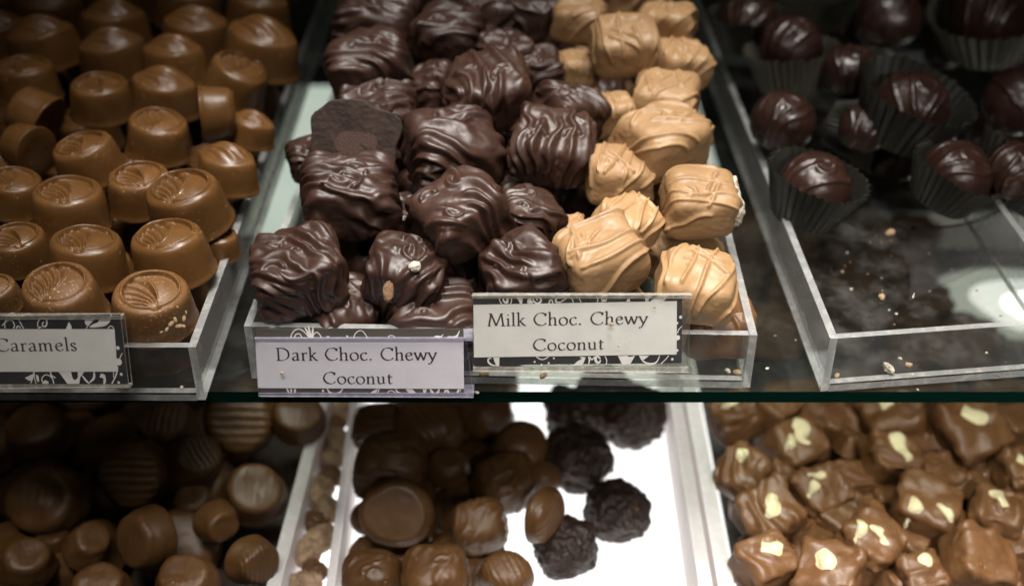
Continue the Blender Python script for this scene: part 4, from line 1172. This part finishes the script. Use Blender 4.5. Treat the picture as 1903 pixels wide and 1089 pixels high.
# fine crumb dust that nothing tells apart
rc = random.Random(4)
tiny = [lump('crumb', M[q], 0.0011, 70+i, 'rough', 6, 0.6, 2.2) for i, q in enumerate(('crumb', 'coconut', 'dust'))]
for i in range(46):
    on_glass = i >= 34
    px, py = (rc.uniform(1400, 1520), rc.uniform(440, 720)) if on_glass else (rc.uniform(1560, 1890), rc.uniform(420, 712))
    if on_glass and not (1410+0.367*(py-397) - 12 > px):
        continue
    if not on_glass and px < 1553-0.40*(630-min(py, 630))+40:
        continue
    s = rc.uniform(0.5, 1.3)
    put('crumb', tiny[i % 3], None, pose(at(px, py, 0.0008 if on_glass else FL), rc.uniform(0, 360), 0, 0, s),
        'tiny crumb speck on the bare glass beside the right bin' if on_glass else 'tiny crumb speck scattered on the bare floor of the right bin', 'crumb', 'crumb dust on the glass' if on_glass else 'crumb dust on the bare floor of the right bin')
Vf, Ff = [], []
nx, ny = 16, 12
c00, c10, c01, c11 = at(1690, 560, FL+.0004), at(1896, 470, FL+.0004), at(1690, 425, FL+.0004), at(1893, 386, .014)
for j in range(ny+1):
    for i in range(nx+1):
        a, b = i/nx, j/ny
        q = (c00*(1-a)+c10*a)*(1-b)+(c01*(1-a)+c11*a)*b
        q.z = 0.0052+0.012*(a**3)*(b**2)+0.0012*math.sin(5*a+3*b)*a+0.0008*math.sin(9*b)
        Vf.append(q-c00)
for j in range(ny):
    for i in range(nx):
        Ff.append((j*(nx+1)+i, j*(nx+1)+i+1, (j+1)*(nx+1)+i+1, (j+1)*(nx+1)+i))
nb = len(Vf)
Vf += [v+Vector((0, 0, -0.00025)) for v in Vf]
Ff += [tuple(nb+i for i in f[::-1]) for f in Ff]
edge = [i for i in range(nx+1)]+[j*(nx+1)+nx for j in range(1, ny+1)]+[ny*(nx+1)+i for i in range(nx-1, -1, -1)]+[j*(nx+1) for j in range(ny-1, 0, -1)]
Ff += [(edge[i-1], nb+edge[i-1], nb+edge[i], edge[i]) for i in range(len(edge))]
put('plastic_sheet', mesh_of('plastic_sheet', Vf, Ff, M['film'], smooth=True), None, Matrix.Translation(c00), 'crinkled clear plastic sheet with a lifted corner on the bare right bin floor', 'plastic sheet')

# ================================================================== chocolates on the lower deck
LZ = LOW+0.028
G_L = 'round milk chocolates in the lower left tray'
low_left = [
 # px, py, w, dz, yaw, tilt, roll, style, hz, seed, label
 (85, 930, 156, .006, 0, 42, -6, 'disc', .50, 801, 'round chocolate patty leaning up, at the left of the lower left tray'),
 (248, 880, 142, .010, 90, 52, 4, 'disc', .42, 802, 'ribbed round chocolate facing out, middle of the lower left tray'),
 (360, 855, 128, .004, 40, 18, 30, 'cup', .62, 803, 'cup shaped chocolate right of the ribbed round one, lower left tray'),
 (446, 778, 150, .008, 90, 48, 8, 'disc', .42, 804, 'broad ribbed chocolate high up in shade, right side of lower left tray'),
 (474, 915, 126, .004, 0, 28, 14, 'disc', .55, 805, 'domed chocolate touching the white wall of the lower left tray'),
 (406, 972, 88, .006, 20, 70, 40, 'cup', .70, 806, 'cup chocolate on its side with a bluish glint, lower left tray'),
 (166, 1010, 98, .006, 70, 12, 30, 'cup', .66, 807, 'cup chocolate joined to the left of the half round one, lower left tray'),
 (268, 1000, 132, .012, 0, 58, -38, 'disc', .50, 808, 'half round chocolate standing on edge near the bottom, lower left tray'),
 (474, 1044, 104, .008, 0, 66, 46, 'cup', .60, 809, 'ribbed oval chocolate on edge at the bottom by the white wall'),
 (50, 1042, 112, .006, 30, 14, 16, 'cup', .62, 810, 'glossy cup chocolate in the bottom left corner'),
 (186, 1092, 120, .008, 0, 12, 4, 'cup', .55, 811, 'cup chocolate cut by the bottom edge below the joined one'),
 (346, 1078, 130, .006, 0, 14, 0, 'cup', .55, 812, 'cup chocolate at the bottom edge between half round and oval ones'),
 (192, 815, 132, .012, 10, 14, -22, 'disc', .22, 813, 'thin chocolate disc seen edge on, up in the shade of the lower left tray'),
 (555, 775, 110, .004, 0, 20, 10, 'disc', .5, 814, 'shaded chocolate by the white wall right under the shelf edge'),
 (310, 790, 120, .000, 0, 20, 0, 'disc', .5, 815, 'shaded chocolate left of the broad ribbed one under the shelf'),
 (70, 800, 130, .000, 0, 16, 0, 'disc', .5, 816, 'shaded chocolate under the shelf at the far left'),
 (360, 935, 90, -.006, 0, 10, 0, 'cup', .6, 817, 'sunken chocolate below the cup shaped one, lower left tray'),
 (100, 1000, 80, -.006, 0, 10, 0, 'cup', .6, 818, 'sunken chocolate under the leaning patty, lower left tray'),
]
for px, py, w, dz, yaw, tilt, roll, st, hz, seed, lab in low_left:
    piece('chocolate_patty', lab, 'chocolate', G_L, px, py, w, LZ, 0.10, dz, yaw, tilt, roll, 'patty', seed, style=st, n=28, hz=hz*0.9, p=8.0, taper=0.30 if st == 'cup' else 0.20, flare=0.03, ridge=0.8 if 'ribbed' in lab else 0.12, rot=0.0)

G_LM = 'milk chocolates in the lower middle tray'
low_mid = [
 (740, 952, 150, .010, 8, -128, 0, 'cup', .72, 821, 'upturned milk chocolate showing its flat greyish base, lower middle tray'),
 (724, 862, 142, .006, 0, 10, 0, 'dark', .66, 822, 'rough sided milk chocolate behind the upturned one, lower middle tray'),
 (890, 975, 112, .006, 10, 22, -4, 'dark', .80, 823, 'upright crinkled milk chocolate in the middle of the lower middle tray'),
 (1014, 958, 126, .010, 0, 74, 58, 'disc', .34, 824, 'thin milk chocolate oval standing on edge beside the dark ones'),
 (940, 893, 132, .002, 20, 12, 8, 'dark', .62, 825, 'crinkled milk chocolate behind the thin oval on edge'),
 (832, 868, 92, -.002, 0, 8, 0, 'cup', .64, 826, 'small shaded milk chocolate right of the rough sided one'),
 (968, 826, 112, .004, 10, 10, 12, 'disc', .66, 827, 'shaded milk chocolate next to the dark ones under the shelf'),
 (795, 790, 152, .002, 0, 10, 0, 'disc', .60, 828, 'broad shaded milk chocolate right under the shelf edge, lower middle tray'),
 (692, 1064, 116, .006, 0, 16, -6, 'dark', .66, 829, 'milk chocolate in the bottom left corner of the lower middle tray'),
 (812, 1064, 132, .008, 6, 14, 2, 'dark', .66, 830, 'milk chocolate with a creased top at the bottom, second from the white wall'),
 (940, 1068, 112, .004, -6, 14, 6, 'cup', .66, 831, 'milk chocolate at the bottom edge just left of the dark ones'),
 (700, 790, 100, .000, 0, 8, 0, 'dark', .66, 832, 'shaded milk chocolate by the left white wall under the shelf'),
 (686, 960, 78, -.008, 0, 6, 0, 'cup', .66, 833, 'shaded milk chocolate by the white wall beside the upturned one'),
 (1010, 885, 74, -.008, 0, 6, 0, 'cup', .66, 834, 'shaded milk chocolate behind the thin oval, next to a dark one'),
 (900, 765, 120, .000, 0, 6, 0, 'cup', .62, 835, 'shaded milk chocolate under the shelf in the middle of its tray'),
]
for px, py, w, dz, yaw, tilt, roll, st, hz, seed, lab in low_mid:
    piece('milk_chocolate', lab, 'chocolate', G_LM, px, py, w, LZ, 0.06, dz, yaw, tilt, roll, 'patty', seed, style=st, n=30, hz=hz, p=3.4, taper=0.2, flare=0.03, ridge=0.5, asp=0.9)
G_LD = 'rough dark chocolates in the lower middle tray'
for px, py, w, dz, seed, lab in (
 (1070, 852, 128, -.004, 841, 'rough dark chocolate ball touching the milk chocolates, upper of the two'),
 (1146, 950, 114, -.011, 842, 'rough dark chocolate ball farthest right on the glowing white floor'),
 (1050, 1016, 118, -.009, 843, 'rough dark chocolate ball lowest in the middle tray'),
 (1178, 775, 122, -.009, 844, 'rough dark chocolate ball under the shelf edge by the right wall'),
 (1068, 772, 118, -.008, 845, 'rough dark chocolate ball under the shelf edge behind the upper touching one'),
 (1130, 735, 110, -.009, 846, 'rough dark chocolate ball mostly hidden behind the shelf edge')):
    piece('chocolate_ball', lab, 'chocolate', G_LD, px, py, w, LZ, 0.0, dz, seed*31, 8, 0, 'rough', seed, style='rough', n=36, hz=0.86, p=2.4, asp=0.95, taper=0.0, flare=0.0)

G_LS = 'white streaked milk chocolate squares in the lower right tray'
# each: white streaks given as polylines on the top face in units of half width
sw = [
 (1478, 830, 122, .004, 30, 22, -8, 861, [[(-.55, .1), (-.45, -.2)], [(.1, .6), (.3, .3), (0, 0), (.15, -.35)]], 'milk square with an S shaped white streak, upper left of the lower right tray'),
 (1655, 850, 118, .008, -8, 26, 8, 862, [[(-.1, .6), (0, .2), (.2, -.2), (.3, -.4)]], 'milk square with one long white streak down its middle, centre of the lower right tray'),
 (1655, 780, 140, .002, 10, 14, 0, 863, [[(-.3, .2), (.1, .1)], [(.3, .25), (.5, .05)]], 'square with two white streaks under the shelf, behind the long streaked one'),
 (1800, 800, 160, .008, 26, 20, 14, 864, [[(-.2, .5), (0, .2), (.3, 0)]], 'large wavy milk square with a fat white patch, upper right of its tray'),
 (1432, 955, 138, .008, 32, 22, -4, 865, [[(.3, .3), (.1, .15), (-.05, -.1), (-.4, -.2)]], 'milk square with a comma shaped white streak, left side above the bottom one'),
 (1520, 912, 118, .002, 24, 30, 4, 866, [[(-.5, .1), (-.4, -.1)], [(.0, .5), (-.1, .3)]], 'milk square turned smooth side out with small white dabs, left of centre'),
 (1616, 1010, 138, .008, 38, 24, -2, 867, [[(-.45, .45), (-.4, .2)], [(-.1, -.05), (.05, -.1)]], 'milk square with two round white dots, bottom middle of the lower right tray'),
 (1722, 945, 150, .006, -28, 22, 4, 868, [[(-.5, -.55), (-.1, -.6)], [(.45, -.4), (.55, -.2)]], 'milk square with two white dabs along its lower edge, right of centre'),
 (1850, 955, 118, .006, -24, 18, 6, 869, [[(-.25, .55), (0, .2), (.2, -.1)]], 'milk square with a slanting white streak near the right frame edge'),
 (1422, 1046, 128, .008, 28, 12, -6, 870, [[(-.2, .3), (.05, .1), (.4, -.1)]], 'milk square overlapping the white wall at the bottom left of its tray'),
 (1540, 1070, 150, .010, -20, 16, 0, 871, [[(-.3, .4), (-.1, .15), (.0, -.2)]], 'milk square with a broad white streak at the bottom edge'),
 (1820, 1045, 150, .008, -12, 18, 2, 872, [], 'plain wavy milk square without any streak, bottom right'),
 (1712, 1072, 110, .002, 16, 12, 0, 873, [[(.0, .5), (.1, .2), (.1, -.1)]], 'milk square with a curved white streak at the bottom edge, left of the plain one'),
 (1578, 890, 92, .000, 10, 10, 0, 874, [], 'plain milk square half hidden left of the long streaked one'),
 (1740, 885, 100, .000, 20, 14, 0, 875, [], 'plain milk square between the large wavy and two dab ones'),
 (1896, 878, 110, .004, 8, 16, 0, 876, [[(-.3, .3), (-.1, 0)]], 'milk square cut by the right frame edge with one white streak'),
 (1385, 880, 120, .002, 50, 18, -14, 877, [[(.2, .5), (.3, .1)]], 'milk square by the white wall, above the comma streaked one'),
 (1365, 775, 110, .000, 16, 10, 0, 878, [[(-.1, .2), (-.1, -.1)]], 'shaded milk square with a white dab, by the white wall right under the shelf'),
 (1530, 775, 110, .000, -14, 10, 0, 879, [], 'plain shaded milk square under the shelf, behind the S streaked one'),
 (1880, 790, 90, .000, 20, 10, 0, 880, [], 'plain milk square at the right frame edge under the shelf'),
 (1560, 970, 90, -.004, 44, 10, 0, 881, [], 'plain milk square sunk left of the one with two dots'),
 (1895, 1010, 90, -.002, 12, 10, 0, 882, [], 'plain milk square in the shade at the right frame edge'),
 (1445, 760, 100, .002, 36, 10, 0, 883, [], 'plain shaded milk square under the shelf, third from the wall'),
 (1640, 925, 80, -.006, 18, 8, 0, 884, [], 'plain milk square sunk below the long streaked one'),
]
def swirl_piece(px, py, w, dz, yaw, tilt, roll, seed, streaks, lab, grp=G_LS, n=30):
    tilt += rn.uniform(-8, 8)
    roll += rn.uniform(-16, 16)
    o = piece('streaked_square', lab, 'chocolate', grp, px, py, w*0.84, LZ, 0.04, dz, yaw, tilt, roll, 'swirl', seed, style='swirl', n=n, hz=0.66, p=8.0, taper=0.12, flare=0.02, asp=0.95)
    if not streaks:
        return o
    me = o.data
    co = np.empty(len(me.vertices)*3, dtype=np.float32)
    me.vertices.foreach_get('co', co)
    co = co.reshape(-1, 3)
    h = co[:, 0].max()
    top = co[co[:, 2] > 0]
    def hz_(x, y):
        d = (top[:, 0]-x)**2+(top[:, 1]-y)**2
        i = np.argsort(d)[:4]
        return float(top[i, 2].mean())
    for st in streaks:
        st = [(a*1.0, b*1.0) for a, b in st]
        if len(st) == 2:
            st = [st[0], ((st[0][0]+st[1][0])/2+.04, (st[0][1]+st[1][1])/2+.03), st[1]]
        pts = spline(st, False, 6)
        V, Fc = [], []
        m = len(pts)
        rnd = random.Random(seed)
        for i, (a, b) in enumerate(pts):
            t = i/(m-1)
            a0_, c0_ = pts[max(0, i-1)], pts[min(m-1, i+1)]
            dx_, dy_ = c0_[0]-a0_[0], c0_[1]-a0_[1]
            l = math.hypot(dx_, dy_) or 1e-6
            nx_, ny_ = -dy_/l, dx_/l
            wd = h*(0.30 if len(st) == 3 else 0.24)*(0.35+0.65*math.sin(math.pi*(0.06+0.88*t))**0.6)*(1.25-0.6*t)*(1+0.25*math.sin(seed+5*t))
            for j in range(9):
                q = (j-4)/4
                x, y = a*h+nx_*wd*q, b*h+ny_*wd*q
                V.append((x, y, hz_(x, y)-0.0003+h*0.16*math.sqrt(max(0, 1-q*q))*math.sin(math.pi*(0.06+0.88*t))**0.5))
        for i in range(m-1):
            for j in range(8):
                Fc.append((i*9+j, (i+1)*9+j, (i+1)*9+j+1, i*9+j+1))
        nb = len(V)
        V += [(x, y, z-0.0015) for x, y, z in V]
        Fc += [tuple(nb+i for i in f[::-1]) for f in Fc]
        ed = [j for j in range(9)]+[i*9+8 for i in range(1, m)]+[(m-1)*9+j for j in range(7, -1, -1)]+[i*9 for i in range(m-2, 0, -1)]
        Fc += [(ed[i-1], nb+ed[i-1], nb+ed[i], ed[i]) for i in range(len(ed))]
        mm = mesh_of('white_streak', V, Fc, M['white_choc'], smooth=True)
        put('white_streak', mm, o)
    return o
rn = random.Random(8)
for a in sw:
    swirl_piece(*a)
for i, (px, py) in enumerate(((1590, 830), (1735, 830), (1460, 890), (1570, 940), (1690, 1010), (1800, 905), (1660, 1075), (1770, 985), (1480, 990), (1860, 1085), (1890, 945), (1480, 1086), (1835, 870), (1575, 790))):
    piece('streaked_square', ['chunk of milk square lying on its side in the shade between larger squares', 'chunk of milk square in the gaps of the lower right tray'][0], 'chocolate', 'small milk chunks in the gaps of the lower right tray',
          px, py, 74, LZ, 0.04, -0.004, i*37, rn.uniform(-30, 30), rn.uniform(-50, 50), 'swirl', 1001+i, style='swirl', n=20, hz=0.6, p=8.0)

# squares behind the shelf edge, seen dimly through the glass of the right bin and the gaps
rn = random.Random(11)
k = 0
base = lump('streaked_square', M['swirl'], 0.036, 901, 'swirl', 20, 0.62, 7.0)
base2 = lump('streaked_square', M['swirl'], 0.036, 907, 'swirl', 20, 0.62, 7.0)
G_LG = 'milk squares under the glass shelf'
for j in range(4):
    for i in range(8):
        y = 0.19+0.036*j
        x = 0.118+0.0365*i+0.012*j
        if x > 0.272 and j <= 3 or x > 0.44:
            continue
        put('streaked_square', base if (i+j) % 2 else base2, None, pose((x+rn.uniform(-.005, .005), y+rn.uniform(-.005, .005), LOW+0.017+rn.uniform(0, .014)), rn.uniform(0, 90), rn.uniform(-10, 18), rn.uniform(-12, 12)), 'milk square seen only dimly through the glass shelf', 'chocolate', G_LG)
# a bottom layer in the front of the lower right tray, in the gaps of the heap
for j in range(4):
    for i in range(7):
        y = 0.025+0.036*j
        x = 0.118+0.036*i+0.012*j
        put('streaked_square', base if (i+j) % 2 else base2, None, pose((x+rn.uniform(-.004, .004), y+rn.uniform(-.004, .004), LOW+0.0145), rn.uniform(0, 90), rn.uniform(-6, 6), rn.uniform(-6, 6)), 'milk square buried in the lower right tray under the streaked ones', 'chocolate', 'buried milk squares in the lower right tray')
# patties under the glass in the left and middle trays
pb = lump('chocolate_patty', M['patty'], 0.040, 911, 'disc', 20, 0.45, 6.0, ridge=0.2)
for j in range(4):
    for i in range(9):
        y = 0.19+0.038*j
        x = -0.40+0.041*i
        if x > xl(y)-0.025 and x < xl(y)+0.02:
            continue
        if x > 0 or j == 3:
            continue
        put('chocolate_patty', pb, None, pose((x+rn.uniform(-.004, .004), y, LOW+0.018+rn.uniform(0, .010)), rn.uniform(0, 90), rn.uniform(-8, 14), rn.uniform(-8, 8)), 'round chocolate seen only dimly through the glass shelf', 'chocolate', 'round chocolates under the glass shelf')
mb = lump('milk_chocolate', M['patty'], 0.036, 921, 'dark', 18, 0.62, 3.4)
for j in range(6):
    for i in range(4):
        y = 0.022+0.032*j
        x = at(668, 900, LOW+.01).x+0.020+0.034*i+0.002*j
        if x > at(980, 900, LOW+.01).x:
            continue
        put('milk_chocolate', mb, None, pose((x+rn.uniform(-.003, .003), y, LOW+0.0135), rn.uniform(0, 90), rn.uniform(-6, 6), rn.uniform(-6, 6)), 'milk chocolate buried in the lower middle tray under the others', 'chocolate', 'buried milk chocolates in the lower middle tray')
for j in range(4):
    for i in range(7):
        y = 0.025+0.040*j
        x = xl(y)-0.028-0.041*i
        put('chocolate_patty', pb, None, pose((x+rn.uniform(-.004, .004), y+rn.uniform(-.004, .004), LOW+0.016), rn.uniform(0, 90), rn.uniform(-14, 30), rn.uniform(-20, 20)), 'round chocolate buried in the lower left tray under the others', 'chocolate', 'buried chocolates in the lower left tray')
# stand-in lumps added for the blurred tan shapes between left and middle trays
words = ('first', 'second', 'third', 'fourth', 'fifth', 'sixth', 'seventh', 'eighth', 'ninth', 'tenth', 'eleventh', 'twelfth')
spots = [(637, 762), (621, 792), (628, 824), (608, 852), (618, 886), (597, 912), (608, 944), (588, 968), (598, 1002), (576, 1026), (590, 1058), (568, 1084)]
for i, (px, py) in enumerate(spots):
    dark_ = i % 3 == 1
    p = at(px-4, py, LOW+0.014)
    put('gap_lump', lump('gap_lump', M['patty' if dark_ else 'tan'], px_size(74 if not dark_ else 58, p), 950+i, 'rough', 22, 0.6, 2.3, 0.7), None, pose(p, i*50),
        ('brown' if dark_ else 'tan')+' added lump, '+words[i]+' from the shelf edge in the white walled gap', 'added lump', 'lumps added between the lower trays')
